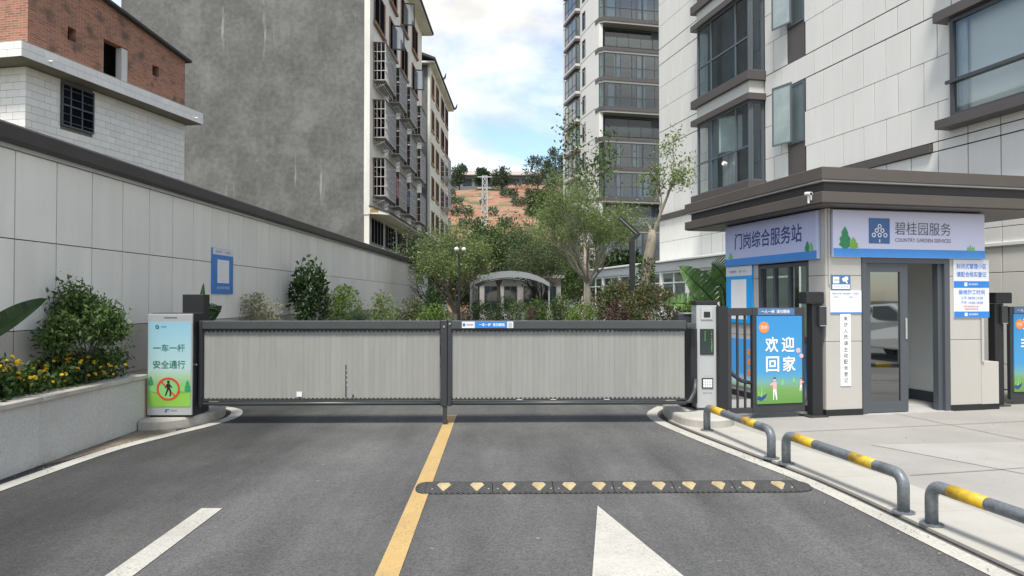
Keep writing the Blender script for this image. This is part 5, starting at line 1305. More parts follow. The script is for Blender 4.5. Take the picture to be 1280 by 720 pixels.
# ------------------------------------------------------------------ garage ramp canopy, lamps
def canopy():
    t = thing('ramp_canopy', 'arched grey glass canopy over the garage ramp beyond the gate', 'canopy', (0.45,28,0))
    W = 1.52; L = 9.0
    def arc(y, rr, zc): return [(W*math.sin(RAD(a))/math.sin(RAD(60)), y, zc+rr*(math.cos(RAD(a))-math.cos(RAD(60)))) for a in range(-60,61,12)]
    for k in range(5):
        y = k*L/4
        MB().tube(arc(y,0.85,2.15),0.03,6).build('arch_rib', M['canopygrey'], t)
        for s in (-1,1): MB().cbox(s*W-0.03,s*W+0.03,y-0.03,y+0.03,0,2.15,0.004).build('post', M['canopygrey'], t)
    for k in range(4):
        y0,y1 = k*L/4+0.03,(k+1)*L/4-0.03; a = arc(y0,0.9,2.17); b = arc(y1,0.9,2.17)
        for i in range(10):
            m = MB(); m.add([a[i],a[i+1],b[i+1],b[i]],[(0,1,2,3)]); o = m.build('roof_sheet', M['canopyroof'], t)
            sd = o.modifiers.new('thickness','SOLIDIFY'); sd.thickness = 0.012
    fa = MB(); A = arc(-0.08,0.92,2.17); B_ = arc(-0.08,0.74,2.02)
    for i in range(10): fa.add([A[i],A[i+1],B_[i+1],B_[i]],[(0,1,2,3)])
    o = fa.build('front_fascia', M['canopygrey'], t); sd = o.modifiers.new('thickness','SOLIDIFY'); sd.thickness = 0.04
    for s in (-1,1): MB().box(s*W-0.1,s*W+0.1,-0.5,L,0,1.05).build('ramp_wall', M['kerbdirty'], t)
    for s in (-1,1):
        for k in range(4): MB().box(s*W-0.006,s*W+0.006,k*L/4+0.06,(k+1)*L/4-0.06,1.06,2.1).build('side_pane', M['canopyroof'], t)
canopy()
t = thing('street_lamp', 'black lamp post with bent angular arm beside the round bushes', 'street lamp', (2.60,13.95,0))
p = MB(); p.cbox(-0.05,0.05,-0.05,0.05,0,2.66,0.006); p.build('post', M['lampblack'], t)
p = MB(); p.yprism([(-0.05,2.661),(0.05,2.661),(0.155,2.76),(0.15,2.80),(-0.235,3.14),(-0.27,3.10),(0.06,2.775),(-0.05,2.68)],-0.04,0.04); p.build('arm', M['lampblack'], t)
MB().yprism([(0.052,2.2),(0.056,2.2),(0.056,2.655),(0.052,2.655)],-0.03,0.03).build('edge_strip', M['trimlight'], t)
MB().yprism([(-0.25,3.094),(0.085,2.785),(0.092,2.789),(-0.246,3.099)],-0.035,-0.0405).build('light_strip', M['trimlight'], t)
MB().cbox(-0.09,0.09,-0.09,0.09,0,0.04,0.004).build('base_plate', M['lampblack'], t)
t = thing('garden_lamp', 'thin dark garden lamp with white globe before the dark tree', 'garden lamp', (-1.31,24.0,0))
MB().tube([(0,0,0),(0,0,3.05)],[0.06,0.035],10).build('post', M['lampblack'], t)
for k in range(3):
    a = k*2.094; MB().tube([(0,0,3.0),(0.1*math.cos(a),0.1*math.sin(a),3.03),(0.16*math.cos(a),0.16*math.sin(a),3.13)],0.014,6).build('arm', M['lampblack'], t)
    s = MB()
    for i in range(6):
        pass
    s.tube([(0.16*math.cos(a),0.16*math.sin(a),3.19+0.07*math.sin(RAD(q))) for q in range(-90,91,20)],[max(0.004,0.07*math.cos(RAD(q))) for q in range(-90,91,20)],12); s.build('globe', M['lampwhite'], t, smooth=True)

# ------------------------------------------------------------------ vegetation
def np_quads(name, V, tone, m):
    """V: (n,4,3) leaf quads; tone: one value per leaf"""
    n = len(V); me = bpy.data.meshes.new(name)
    me.vertices.add(n*4); me.vertices.foreach_set('co', V.reshape(-1).astype(np.float32))
    me.loops.add(n*4); me.loops.foreach_set('vertex_index', np.arange(n*4, dtype=np.int32))
    me.polygons.add(n); me.polygons.foreach_set('loop_start', np.arange(0,n*4,4,dtype=np.int32)); me.polygons.foreach_set('loop_total', np.full(n,4,dtype=np.int32))
    at = me.attributes.new('tone','FLOAT','FACE'); at.data.foreach_set('value', tone.astype(np.float32))
    me.materials.append(m); me.update(calc_edges=True); me.validate(); return me
def leaf_quads(P, size, rng, up=0.35, width=0.45, outward=None, ow=0.0):
    n = len(P)
    d = rng.normal(size=(n,3)); d[:,2] += up
    if outward is not None: d += outward*ow
    d /= np.linalg.norm(d,axis=1)[:,None]
    q = rng.normal(size=(n,3)); s = np.cross(d,q); s /= (np.linalg.norm(s,axis=1)[:,None]+1e-9)
    nn = np.cross(s,d)
    L = (size*rng.uniform(0.6,1.35,n))[:,None]; w = L*width*0.5
    mid = P+d*L*0.45+nn*L*0.10*rng.normal(size=(n,1))
    return np.stack([P, mid+s*w, P+d*L, mid-s*w],axis=1)
def clump_points(rng, n, r, clumps, spread=0.25, shell=0.55, flat_bottom=True, bias=None):
    """points of a crown: clumps spread through an ellipsoid of radii r around the origin"""
    c = rng.normal(size=(clumps,3)); c /= np.linalg.norm(c,axis=1)[:,None]
    c *= rng.uniform(shell,1.0,clumps)[:,None]**0.8
    if flat_bottom: c[:,2] = np.where(c[:,2] < -0.75, -c[:,2], c[:,2])
    k = rng.integers(0,clumps,n); sz = rng.uniform(0.6,1.3,clumps)
    p = c[k]+rng.normal(size=(n,3))*spread*sz[k][:,None]
    ln = np.linalg.norm(p,axis=1); over = ln > 1.12
    p[over] *= (1.12/ln[over]*rng.uniform(0.85,1.0,over.sum()))[:,None]
    ctone = rng.uniform(0,1,clumps)[k]
    return p*np.array(r), ctone, p
def foliage(parent, rng, center, r, n, size, m, clumps=40, name='foliage', spread=0.22, shell=0.45, up=0.35, width=0.45, ow=0.6, tone_bias=0.0):
    p, ct, unit = clump_points(rng, n, r, clumps, spread, shell)
    V = leaf_quads(p+np.array(center), size, rng, up, width, unit, ow)
    tone = np.clip(0.5*ct+0.5*rng.uniform(0,1,n)+tone_bias,0,1)
    return link(name, np_quads(name, V, tone, m), parent)
def shrub(name, label, cat, loc, r, h, n, size, m, seed, clumps=40, stems=5, group=None, z0=0.0, bark='bark', ry=None, spread=0.22, shell=0.45, width=0.45, low=0.12, top=None):
    rng = np.random.default_rng(seed); t = thing(name, label, cat, loc, 0, group)
    lo = h*low; cz = (h+lo)/2+z0; rz = (h-lo)/2
    foliage(t, rng, (0,0,cz), (r,ry or r,rz), n, size, L_[m], clumps, spread=spread, shell=shell, width=width)
    if top: foliage(t, rng, (0,0,cz+rz*0.45), (r*0.8,(ry or r)*0.8,rz*0.58), n//4, size, L_[top], clumps//2, name='new_growth', spread=spread, shell=0.7, width=width)
    mb = MB()
    for k in range(stems):
        a = rng.uniform(0,6.28); b = r*rng.uniform(0.3,0.75)
        mb.tube([(0.04*math.cos(a)*r,0.04*math.sin(a)*r,-0.03),(b*.35*math.cos(a),b*.35*math.sin(a),cz*0.55),(b*math.cos(a),b*math.sin(a),cz+rz*rng.uniform(0.1,0.6))],[0.03*r+0.006,0.02*r+0.005,0.004],5)
    mb.build('stem', M[bark], t); return t
def grow_tree(name, label, loc, H, trunk_h, trunk_r, nb, spread_a, depth, leaf_n, leaf_size, m, seed, bark='bark', up=0.25, shrink=0.72, first=None, jitter=0.25, group=None, rr=0.06, split=3, lean=(0,0), width=0.45, leaf_r=0.16, bare=0):
    """tapered trunk, forking limbs, leaves on the twig ends"""
    rng = np.random.default_rng(seed); t = thing(name, label, 'tree', loc, 0, group)
    tr = MB(); br = MB(); tips = []
    top = np.array([lean[0],lean[1],trunk_h])
    tr.tube([(0,0,-0.05),(lean[0]*.25,lean[1]*.25,trunk_h*0.3),(lean[0]*.6+trunk_r*.3,lean[1]*.6,trunk_h*0.65),tuple(top)],[trunk_r*1.35,trunk_r,trunk_r*.92,trunk_r*.85],9)
    L0 = first or (H-trunk_h)*0.45
    def branch(p, d, L, r, lev):
        pts = [p]; rs = [r]; dd = d.copy(); seg = 3
        for s in range(seg):
            dd = dd+rng.normal(size=3)*jitter*0.35+np.array([0,0,up*0.25]); dd /= np.linalg.norm(dd)
            pts.append(pts[-1]+dd*L/seg); rs.append(r*(1-0.42*(s+1)/seg))
        br.tube(pts, rs, 6 if lev < 2 else 4, cap=False)
        if lev >= depth-1:
            for q in pts[1:]: tips.append(q)
        if lev < depth:
            for k in range(split):
                ax = rng.normal(size=3); ax -= dd*np.dot(ax,dd); ax /= np.linalg.norm(ax)
                a = spread_a*rng.uniform(0.5,1.15)
                nd = dd*math.cos(a)+ax*math.sin(a); nd[2] += up*0.4; nd /= np.linalg.norm(nd)
                st = pts[-1] if k < 2 else pts[rng.integers(2,4)]
                branch(st, nd, L*shrink*rng.uniform(0.75,1.2), rs[-1]*0.78, lev+1)
    for k in range(nb):
        a = 2*math.pi*(k+rng.uniform(-.3,.3))/nb; e = spread_a*rng.uniform(0.55,1.25)
        d = np.array([math.cos(a)*math.sin(e),math.sin(a)*math.sin(e),math.cos(e)])
        branch(top-np.array([0,0,trunk_h*0.06*rng.uniform(0,1)]), d, L0*rng.uniform(0.8,1.2), trunk_r*rng.uniform(0.42,0.6), 1)
    tr.build('trunk', M[bark], t, smooth=True); br.build('branches', M[bark], t, smooth=True)
    T = np.array(tips)
    if leaf_n:
        k = rng.integers(0,len(T),leaf_n); ct = rng.uniform(0,1,len(T))[k]
        P = T[k]+rng.normal(size=(leaf_n,3))*leaf_r
        V = leaf_quads(P, leaf_size, rng, 0.2, width); tone = np.clip(0.5*ct+0.5*rng.uniform(0,1,leaf_n),0,1)
        link('crown', np_quads('crown', V, tone, L_[m]), t)
    return t
def blade_leaf(parent, base, dir_a, L, W, rise, droop, m, rng, name='leaf', stalk=0.0, tatter=0.0, roll=0.0):
    """a large paddle leaf with folded midrib"""
    n = 16; ca, sa = math.cos(dir_a), math.sin(dir_a); P = []
    for i in range(n+1):
        u = i/n; x = L*u*math.cos(rise)*(1-0.15*droop*u); z = L*(u*math.sin(rise)-droop*u*u*0.75)
        P.append(np.array([base[0]+ca*x, base[1]+sa*x, base[2]+z]))
    V = []; tone = []
    side = np.array([-sa,ca,0])
    for i in range(n):
        if stalk and i/n < stalk: continue
        for s in (-1,1):
            def wd(k):
                u = (k/n-stalk)/(1-stalk); return W*0.5*max(0.0,math.sin(math.pi*min(1,max(0,u))**0.75))**0.7
            a, b = wd(i), wd(i+1)
            t_ = P[min(i+1,n)]-P[i]; t_ /= np.linalg.norm(t_); nrm = np.cross(side,t_)
            sd = side*math.cos(roll)+nrm*math.sin(roll)
            fold = nrm*0.22
            q0 = P[i]; q1 = P[i+1]; cut = rng.uniform(0,tatter)
            e0 = q0+s*sd*a+(-fold*a if nrm[2] < 0 else fold*a)*0.8; e1 = q1+s*sd*b*(1-cut*.3)+(-fold*b if nrm[2] < 0 else fold*b)*0.8-t_*cut*L/n*1.2
            V.append([q0,q1,e1,e0]); tone.append(0.25+0.5*rng.uniform()+(0.2 if s > 0 else 0))
    o = link(name, np_quads(name, np.array(V), np.array(tone), m), parent)
    mb = MB(); mb.tube(P[::2], [0.012*(1-0.8*k/8)*(L/1.0)**0.5+0.002 for k in range(len(P[::2]))], 6); mb.build('midrib', L_['bright'], o)
    return o

# --- planted bed on the left
def flower_bed():
    rng = np.random.default_rng(11)
    t = thing('marigold_bed', 'bed of dark green foliage with yellow marigolds in the planter', 'flower bed', (0,0,0))
    n = 22000
    y = rng.uniform(-1.0,8.45,n); x = rng.uniform(-4.72,-4.24,n)+0.0
    hh = 0.36+0.12*np.clip(y-7.0,0,1)+0.07*np.sin(y*2.3)+0.07*np.sin(y*5.1+1)+0.05*np.sin(x*19)
    z = 0.50+np.clip(rng.beta(2.2,1.3,n),0,1)*np.clip(hh,0.15,0.6)
    V = leaf_quads(np.stack([x,y,z],1), 0.062, rng, 0.5, 0.42); link('foliage', np_quads('foliage', V, rng.uniform(0,1,n), L_['bed']), t)
    fl = MB()
    for ringk,(rr,zz,m_) in enumerate(((0.030,0.0,9),(0.020,0.008,7),(0.010,0.014,5))):
        for k in range(m_):
            a = 2*math.pi*k/m_+ringk*.4; c,s = math.cos(a),math.sin(a); w = rr*0.42
            fl.add([(0,0,zz),(c*rr*.7-s*w,s*rr*.7+c*w,zz+0.008),(c*rr,s*rr,zz+0.002),(c*rr*.7+s*w,s*rr*.7-c*w,zz+0.008)],[(0,1,2,3)])
    me = fl.mesh('flower', M['petal'])
    for k in range(330):
        yy = rng.uniform(4.6,8.3) if k < 300 else rng.uniform(2,5); xx = rng.uniform(-4.62,-4.18)
        zz = 0.70+0.07*math.sin(yy*2.3)+0.07*math.sin(yy*5.1+1)+(rng.uniform(0.02,0.22) if xx > -4.36 else rng.uniform(0.16,0.26))
        if (yy > 7.9 and k % 3) or k % 11 == 5: continue
        o = link('flower', me, t, (xx,yy,zz), (rng.uniform(0.2,1.1),rng.uniform(-.6,.6),rng.uniform(0,6))); s = rng.uniform(0.45,0.9); o.scale = (s,s,s)
flower_bed()
grow_tree('osmanthus_shrub','leafy green multi-stem shrub in the planter against the boundary wall',(-4.30,7.60,0.5),1.30,0.36,0.018,7,0.72,4,8000,0.055,'mid',21,bark='barkdark',up=0.26,shrink=0.72,first=0.25,leaf_r=0.058,width=0.40,split=3)
def strelitzia(label, loc, specs, seed, m='strel'):
    rng = np.random.default_rng(seed); t = thing('broadleaf_plant', label, 'plant', loc)
    for (a,L,W,rise,dr,z,st,rl_) in specs: blade_leaf(t, (0,0,z), RAD(a), L, W, RAD(rise), dr, L_[m], rng, stalk=st, roll=rl_)
    mb = MB(); mb.tube([(0,0,-0.02),(0,0,max(s[5] for s in specs))],[0.035,0.018],8); mb.build('stalk', M['barkdark'], t); return t
strelitzia('dark broad leaves of a plant entering at the left edge above the planter',(-4.47,5.85,0.5),[(62,1.05,0.24,36,0.08,0.46,0.25,1.1),(-40,0.8,0.16,55,0.4,0.3,0.3,0.6),(120,0.9,0.18,60,0.4,0.3,0.3,0.6),(20,0.6,0.13,45,0.7,0.18,0.35,0.8)],31)
strelitzia('dark upright broad leaves behind the poster cabinet',(-3.95,9.62,0.1),[(170,0.55,0.13,72,0.1,1.0,0.2,1.2),(20,0.60,0.16,62,0.35,0.95,0.2,1.2),(95,0.75,0.12,80,0.1,0.95,0.2,0.5),(0,0.35,0.12,30,0.7,1.25,0.3,1.2)],32)
shrub('pale_shrub','pale yellowish twiggy shrub behind the left gate leaf','shrub',(-4.20,12.6,0),0.42,1.60,2600,0.05,'pale',41,clumps=60,stems=14,bark='barkpale',low=0.5,shell=0.3)
shrub('camellia_tree','narrow dark glossy camellia behind the left gate leaf','shrub',(-3.82,14.6,0),0.33,2.33,1500,0.11,'dark',42,clumps=26,stems=7,low=0.3,width=0.5,bark='barkdark')
shrub('round_bush','loose bright green bush near the boundary wall beyond the gate','shrub',(-3.62,17.1,0),0.46,1.78,4200,0.06,'bright',43,clumps=60,low=0.25)
rng = np.random.default_rng(44)
t = thing('cycad_plant','blue green cycad with arching fronds beyond the left gate leaf','plant',(-2.85,15.0,0))
MB().tube([(0,0,-0.05),(0,0,1.0)],[0.16,0.12],9).build('trunk', M['barkdark'], t)
for k in range(16):
    a = k*0.393+rng.uniform(-.1,.1); L = rng.uniform(0.55,0.8); rise = RAD(rng.uniform(25,75)); V = []
    P = [np.array([math.cos(a)*L*u*math.cos(rise), math.sin(a)*L*u*math.cos(rise), 1.0+L*(u*math.sin(rise)-0.45*u*u)]) for u in np.linspace(0,1,15)]
    sd = np.array([-math.sin(a),math.cos(a),0])
    for i in range(1,14):
        tg = P[i+1]-P[i]
        for s in (-1,1):
            l = 0.17*math.sin(math.pi*(i+1)/16)+0.03; b = P[i]; e = b+s*sd*l+tg*1.2+np.array([0,0,0.03]); w_ = tg*0.28
            V.append([b-w_*.5,b+w_*.5,e+w_*.1,e-w_*.1])
    link('frond', np_quads('frond', np.array(V), rng.uniform(0,1,len(V)), L_['strel']), t)
for k,(x,y,r,h,m,lab) in enumerate([(-2.75,17.0,0.40,1.62,'olive','olive green bush right of the cycad beyond the gate'),(-2.15,18.2,0.42,1.52,'brownish','brownish low bush between the cycad and the dark tree'),
        (-1.95,20.2,0.45,1.85,'dark','dark bush at the end of the boundary wall'),(-1.5,16.2,0.5,1.36,'bright','yellow green clipped shrub just above the gate beam'),(1.98,22.0,0.48,1.66,'mid','round green bush left of the vase-shaped tree'),
        (1.28,24.0,0.42,1.50,'mid','round green bush at the right side of the ramp canopy'),(-0.6,26.3,0.55,1.45,'dark','dark shrubs at the left foot of the ramp canopy'),(0.25,27.0,0.6,1.55,'dark','dark low shrub in front of the ramp canopy'),(0.75,25.6,0.5,1.42,'olivedark','dull dark shrub just right of the ramp axis')]):
    shrub('garden_bush',lab,'shrub',(x,y,0),r,h,3200,0.065,m,50+k,clumps=50,low=0.1,bark='barkdark')
for x,lab in ((-0.95,'small red flowering plant at the left corner of the ramp'),(0.95,'small red flowering plant at the right corner of the ramp')):
    shrub('red_plant',lab,'plant',(x,20.5,0),0.14,1.32,500,0.05,'purple',70+int(x*10),clumps=14,low=0.5,bark='barkdark')
# --- trees beyond the gate
grow_tree('broadleaf_tree','dark twiggy tree at the end of the boundary wall',(-1.55,26.0,0),4.3,1.0,0.09,8,0.52,5,10000,0.085,'olive',81,bark='bark',up=0.3,shrink=0.74,first=0.98,leaf_r=0.16)
grow_tree('broadleaf_tree','second dark tree rising behind the garden lamp',(-2.6,30.0,0),4.6,1.0,0.10,6,0.55,5,6000,0.11,'olivedark',82,bark='barkdark',up=0.3,shrink=0.74,first=1.0,leaf_r=0.2)
grow_tree('round_crown_tree','bright green round tree behind the ramp canopy',(0.0,40.0,0),6.2,2.3,0.12,7,0.60,4,7500,0.16,'mid',83,bark='barkdark',up=0.15,shrink=0.72,first=1.30,leaf_r=0.33)
grow_tree('round_crown_tree','smaller green tree right of the bright one behind the canopy',(2.4,43.0,0),5.2,2.0,0.12,6,0.65,4,4500,0.17,'mid',84,bark='barkdark',up=0.15,shrink=0.72,first=1.1,leaf_r=0.33)
grow_tree('twiggy_tree','thin brownish twiggy tree between the canopy and the vase-shaped tree',(1.75,29.5,0),4.9,1.3,0.08,8,0.55,5,5500,0.09,'olivedark',85,bark='bark',up=0.35,shrink=0.75,first=1.0,leaf_r=0.16)
grow_tree('vase_tree','vase-shaped olive tree with many upright pale branches beyond the right leaf',(2.12,17.0,0),4.6,1.95,0.062,12,0.62,5,21000,0.060,'olive',86,bark='barkpale',up=0.28,shrink=0.76,first=0.72,leaf_r=0.07,width=0.34,jitter=0.3,split=3)
grow_tree('tall_sparse_tree','tall sparse leaved tree rising behind the vase-shaped tree',(3.25,27.0,0),6.9,3.7,0.06,4,0.34,4,1000,0.14,'mid',87,bark='barkpale',up=0.4,shrink=0.72,first=1.55,leaf_r=0.26,width=0.6)
def pruned_tree():
    rng = np.random.default_rng(88); t = thing('pruned_tree','pruned tree with thick pale trunk and one leafy limb before the block','tree',(3.86,19.0,0))
    mb = MB(); mb.tube([(0,0,-0.05),(0.0,0,0.8),(0.02,0,1.7),(0.10,0,2.5),(0.20,0,3.05),(0.22,0,3.35)],[0.24,0.18,0.17,0.15,0.125,0.10],12); mb.build('trunk', M['barkpale'], t, smooth=True)
    br = MB(); tips = []
    def limb(p,d,L,r,lev):
        pts=[np.array(p,float)]; dd=np.array(d,float); rs=[r]
        for s in range(4):
            dd = dd+rng.normal(size=3)*0.16; dd/=np.linalg.norm(dd); pts.append(pts[-1]+dd*L/4); rs.append(r*(1-.5*(s+1)/4))
        br.tube(pts,rs,6,cap=False)
        if lev >= 2: tips.extend(pts[1:])
        if lev < 3:
            for k in range(4 if lev else 5):
                nd = dd+rng.normal(size=3)*0.5; nd/=np.linalg.norm(nd); limb(pts[rng.integers(2,5)],nd,L*0.46,rs[-1]*.75,lev+1)
    limb((0.18,0,3.0),(0.36,0,1),1.75,0.06,0)
    limb((0.20,0,3.3),(-0.1,-0.2,1),0.35,0.06,3)
    br.build('branches', M['barkpale'], t, smooth=True)
    T=np.array(tips); n=1300; k=rng.integers(0,len(T),n)
    V=leaf_quads(T[k]+rng.normal(size=(n,3))*0.11,0.085,rng,0.2,0.5); link('crown',np_quads('crown',V,rng.uniform(0,1,n),L_['olive']),t)
    n=700; a=rng.uniform(0,6.28,n); V=leaf_quads(np.stack([0.2*np.cos(a)+0.06,0.2*np.sin(a),rng.uniform(1.4,2.6,n)],1),0.085,rng,0.3,0.5); link('epicormic_leaves',np_quads('epicormic_leaves',V,rng.uniform(0,1,n),L_['mid']),t)
pruned_tree()
# --- clipped bushes and banana by the ticket post
shrub('photinia_bush','large round clipped bush with reddish tips at the lamp post','shrub',(2.42,14.35,0),0.62,1.83,9000,0.05,'redtip',91,clumps=150,low=0.02,shell=0.85,spread=0.10,group='clipped reddish bushes',top='redtop')
shrub('photinia_bush','nearest round clipped bush with reddish top just left of the ticket post','shrub',(2.78,12.95,0),0.66,1.69,10000,0.048,'redtip',92,clumps=150,low=0.02,shell=0.85,spread=0.10,group='clipped reddish bushes',top='redtop')
shrub('purple_bush','small dark purple bush between the clipped round bushes','shrub',(2.12,12.8,0),0.26,1.46,2200,0.045,'purple',93,clumps=40,low=0.02,shell=0.8,spread=0.12)
shrub('lime_bush','light green low bush left of the clipped reddish bushes','shrub',(1.58,13.4,0),0.36,1.43,3000,0.05,'bright',94,clumps=50,low=0.02,shell=0.8,spread=0.12)
shrub('lime_bush','light green low plant behind the ticket post','shrub',(3.35,12.7,0),0.34,1.42,2200,0.07,'bright',95,clumps=40,low=0.02)
def banana():
    rng = np.random.default_rng(96); t = thing('banana_plant','banana plant with broad torn leaves behind the ticket post','plant',(3.98,12.7,0))
    for dx,h in ((0,1.65),(0.22,1.4),(-0.18,1.2)):
        mb = MB(); mb.tube([(dx,0,-0.05),(dx*1.1,0,h*.5),(dx*1.2,0,h)],[0.10,0.08,0.05],10); mb.build('stem', M['bark'], t, smooth=True)
    for (a,L,W,rise,dr,z,x,rl_) in [(179,1.15,0.50,48,0.08,1.32,-0.02,1.35),(183,1.10,0.36,16,0.22,1.32,-0.06,1.3),(177,0.85,0.52,66,0.55,1.72,0.12,1.35),(140,1.1,0.36,66,0.6,1.5,0.1,0.8),(200,0.7,0.24,8,0.45,1.15,-0.1,1.0),(300,0.9,0.30,62,0.4,1.3,0.1,0.6),(60,1.0,0.3,60,0.5,1.3,0.1,0.6),(240,0.7,0.22,70,0.2,1.2,0.0,0.9)]:
        blade_leaf(t,(x,0,z),RAD(a),L,W,RAD(rise),dr,L_['banana'],rng,stalk=0.08,tatter=0.25,roll=rl_)
banana()
# --- vegetation on the hill
def far_tree(label, loc, r, h, n, seed, m='far', size=0.55):
    rng = np.random.default_rng(seed); t = thing('hill_tree', label, 'tree', loc, 0, 'trees on the hill')
    foliage(t, rng, (0,0,h*0.62), (r,r,h*0.40), n, size, L_[m], 26, name='crown', spread=0.2, shell=0.35)
    mb = MB(); mb.tube([(0,0,-1.0),(0.1,0,h*0.4),(0.2,0,h*0.75)],[0.22,0.15,0.05],6)
    for k in range(5):
        a = k*1.26; mb.tube([(0.1,0,h*0.35),(r*.5*math.cos(a),r*.5*math.sin(a),h*0.7)],[0.1,0.03],5)
    mb.build('trunk', M['barkdark'], t)
for k,(lab,x,y,z,r,h,m) in enumerate([('small tree at the left end of the hilltop shed',-9.6,176,27.5,2.0,7.0,'far'),('bushy little tree before the left half of the hilltop shed',-4.0,173,27.5,1.9,5.6,'dark'),
        ('dark round tree in front of the middle of the hilltop shed',0.9,171,27.0,2.6,6.0,'far'),('wide green tree at the right end of the hilltop shed',9.0,165,25.5,4.2,8.6,'far'),('dark green tree on the slope beside the tower',9.6,121,14.5,3.0,9.2,'far'),
        ('lower bushy tree on the slope left of the tower',6.8,119,13.5,1.8,5.6,'mid'),('thin tree on the hilltop left of the tower',12.5,160,25.0,3.0,9.8,'far')]):
    far_tree(lab,(x,y,z),r,h,1700,100+k,m)
rng = np.random.default_rng(120)
n = 16000; P = np.stack([rng.uniform(-16,14,n), rng.uniform(101,172,n), np.zeros(n)],1)
row = np.round((P[:,1]-101)/10.5); P[:,1] = 101+row*10.5+rng.normal(size=n)*1.1
keep = np.sin(P[:,0]*0.9+row*2.1)+np.sin(P[:,0]*0.37+row) > 0.25; P = P[keep]
u = np.clip((P[:,1]-98)/82,0,1); P[:,2] = 3+27*u+0.6+rng.uniform(0,1.4,len(P))
struct(link('terrace_scrub', np_quads('terrace_scrub', leaf_quads(P,0.6,rng,0.4,0.5), rng.uniform(0,1,len(P)), L_['far'])),'stuff')
# --- trees closing the garden between the blocks
for k,(x,y,r,h,m,lab) in enumerate([(-4.6,52,2.0,5.2,'mid','leafy tree at the far end of the garden, leftmost of its row'),(-1.8,56,2.0,4.8,'olivedark','dull green tree in the far garden row left of the canopy axis'),(1.2,60,2.2,4.8,'far','grey green tree in the far garden row behind the canopy'),
        (4.4,58,2.2,5.4,'mid','leafy tree in the far garden row left of the tower'),(7.6,62,2.2,6.2,'olivedark','dark tree at the foot of the tower'),(6.0,34,1.3,3.6,'dark','dark tree between the vase-shaped tree and the glazed corridor')]):
    rng = np.random.default_rng(140+k); t = thing('garden_tree', lab, 'tree', (x,y,0), 0, 'trees closing the garden')
    foliage(t, rng, (0,0,h*0.58), (r,r*0.8,h*0.44), 5200, 0.26, L_[m], 60, name='crown', spread=0.18, shell=0.4)
    mb = MB(); mb.tube([(0,0,-0.05),(0.05,0,h*0.4),(0.1,0,h*0.75)],[0.14,0.10,0.03],7)
    for q in range(5): a = q*1.26; mb.tube([(0.05,0,h*0.3),(r*.55*math.cos(a),r*.5*math.sin(a),h*0.65)],[0.06,0.02],5)
    mb.build('trunk', M['barkdark'], t)
t = thing('garden_house', 'white low garden building glimpsed through the ramp canopy', 'building', (-1.2,46,0))
MB().box(0,5.2,0,4,0,2.9).build('wall', M['bandgrey'], t); MB().box(-0.2,5.4,-0.3,4.2,2.901,3.1).build('roof', M['canopygrey'], t)
for q in range(4): window(t, (0.3+q*1.25,-0.05,0.9), 0, 0.85, 1.5, [0.5], [], M['winframe'], M['winglass'], 0.05, 0.045)
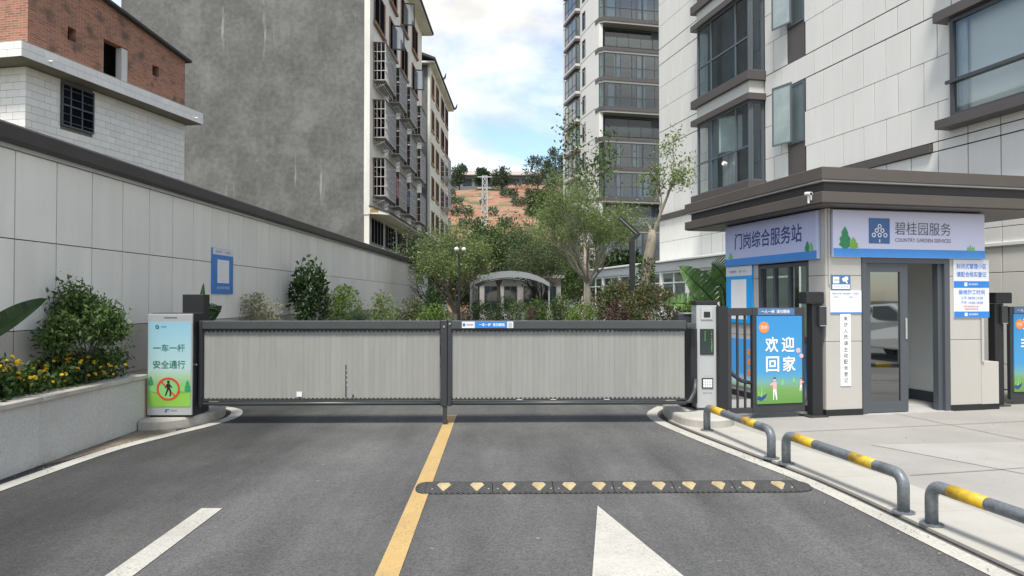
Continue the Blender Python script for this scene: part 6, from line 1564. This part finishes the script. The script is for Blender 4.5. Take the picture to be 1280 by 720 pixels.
# --- parked car and hoops east of the apron (they show in the booth door's reflection)
def parked_car():
    t = thing('parked_car','white sedan parked beyond the apron, seen mirrored in the booth door','car',(13.2,3.6,0.0),105)
    prof = [(-2.25,0.32),(-2.28,0.62),(-2.15,0.86),(-1.35,0.98),(-0.62,1.36),(0.55,1.42),(1.35,1.05),(2.1,0.95),(2.28,0.72),(2.25,0.32)]
    n = len(prof); mb = MB(); V = []
    for y,k in ((-0.9,0.0),(-0.82,1.0),(0.82,1.0),(0.9,0.0)):
        for x,z in prof: V.append((x*(0.985 if k == 0 else 1.0), y*(0.80 if z > 1.0 else 1.0), z if k else z*0.97))
    F = [tuple(range(n)),tuple(range(3*n,4*n))[::-1]]
    for a in range(3):
        for i in range(n): F.append((a*n+i,(a+1)*n+i,(a+1)*n+(i+1)%n,a*n+(i+1)%n))
    mb.add(V,F); carp = mat('car_white',(0.75,0.75,0.74),0.25,var=0,coat=0.6)
    mb.build('body', carp, t, bev=0.05)
    for s in (-1,1):
        y = s*0.755
        MB().add([(-1.2,y*1.02,1.0),(-0.15,y*1.03,1.0),(-0.15,y*0.985,1.33),(-0.55,y*0.985,1.31)],[(0,1,2,3)]).build('side_window', M['winglass'], t)
        MB().add([(-0.08,y*1.03,1.0),(1.15,y*1.02,1.02),(0.5,y*0.985,1.36),(-0.08,y*0.985,1.34)],[(0,1,2,3)]).build('side_window', M['winglass'], t)
        for x in (-1.38,1.38):
            w = MB().tube([(x,s*0.72,0.32),(x,s*0.915,0.32)],0.32,24).build('wheel', M['inkblack'], t)
            rm = MB(); rm.tube([(x,s*0.916,0.32),(x,s*0.922,0.32)],0.21,20); rm.build('rim', M['silver'], w)
        MB().cbox(2.1,2.24,s*0.62-0.14,s*0.62+0.14,0.70,0.82,0.02).build('headlight', M['signwhite'], t)
        MB().cbox(-2.27,-2.15,s*0.62-0.16,s*0.62+0.16,0.72,0.84,0.02).build('tail_light', M['inkred'], t)
parked_car()
sheet('side_yard', [(9.4,-5.0),(10.5,11.9),(40,18),(40,-15)], 0.008, M['concrete'])
hoop((7.6,6.1),(8.9,6.9),'grey hoop off the right edge, left one mirrored in the booth door')
hoop((9.1,7.0),(10.4,7.8),'grey hoop off the right edge, right one mirrored in the booth door')
# --- grit and fallen leaves gathered along the kerbs
rng = np.random.default_rng(200); G = []
for line, off in ((ll,-0.12),(ll,-0.2),(rl,0.06),(rl,-0.15)):
    for k in range(260):
        p = line[rng.integers(6,len(line)-8)]; q = p+np.array([off,0])+rng.normal(size=2)*np.array([0.10,0.22]); G.append((q[0],q[1],0.012+rng.uniform(0,0.004)))
for k in range(160): q = BF.w(rng.uniform(-1.2,4),rng.uniform(-4.5,-0.1)); G.append((q[0],q[1],0.026))
G = np.array(G); V = leaf_quads(G,0.016,rng,0.0,0.7); V[:,:,2] = np.clip(V[:,:,2],G[:,None,2]-0.002,G[:,None,2]+0.006)
struct(link('road_grit', np_quads('road_grit', V, rng.uniform(0,1,len(G)), L_['pale'])),'stuff')
bpy.data.objects.remove(_to, do_unlink=True)
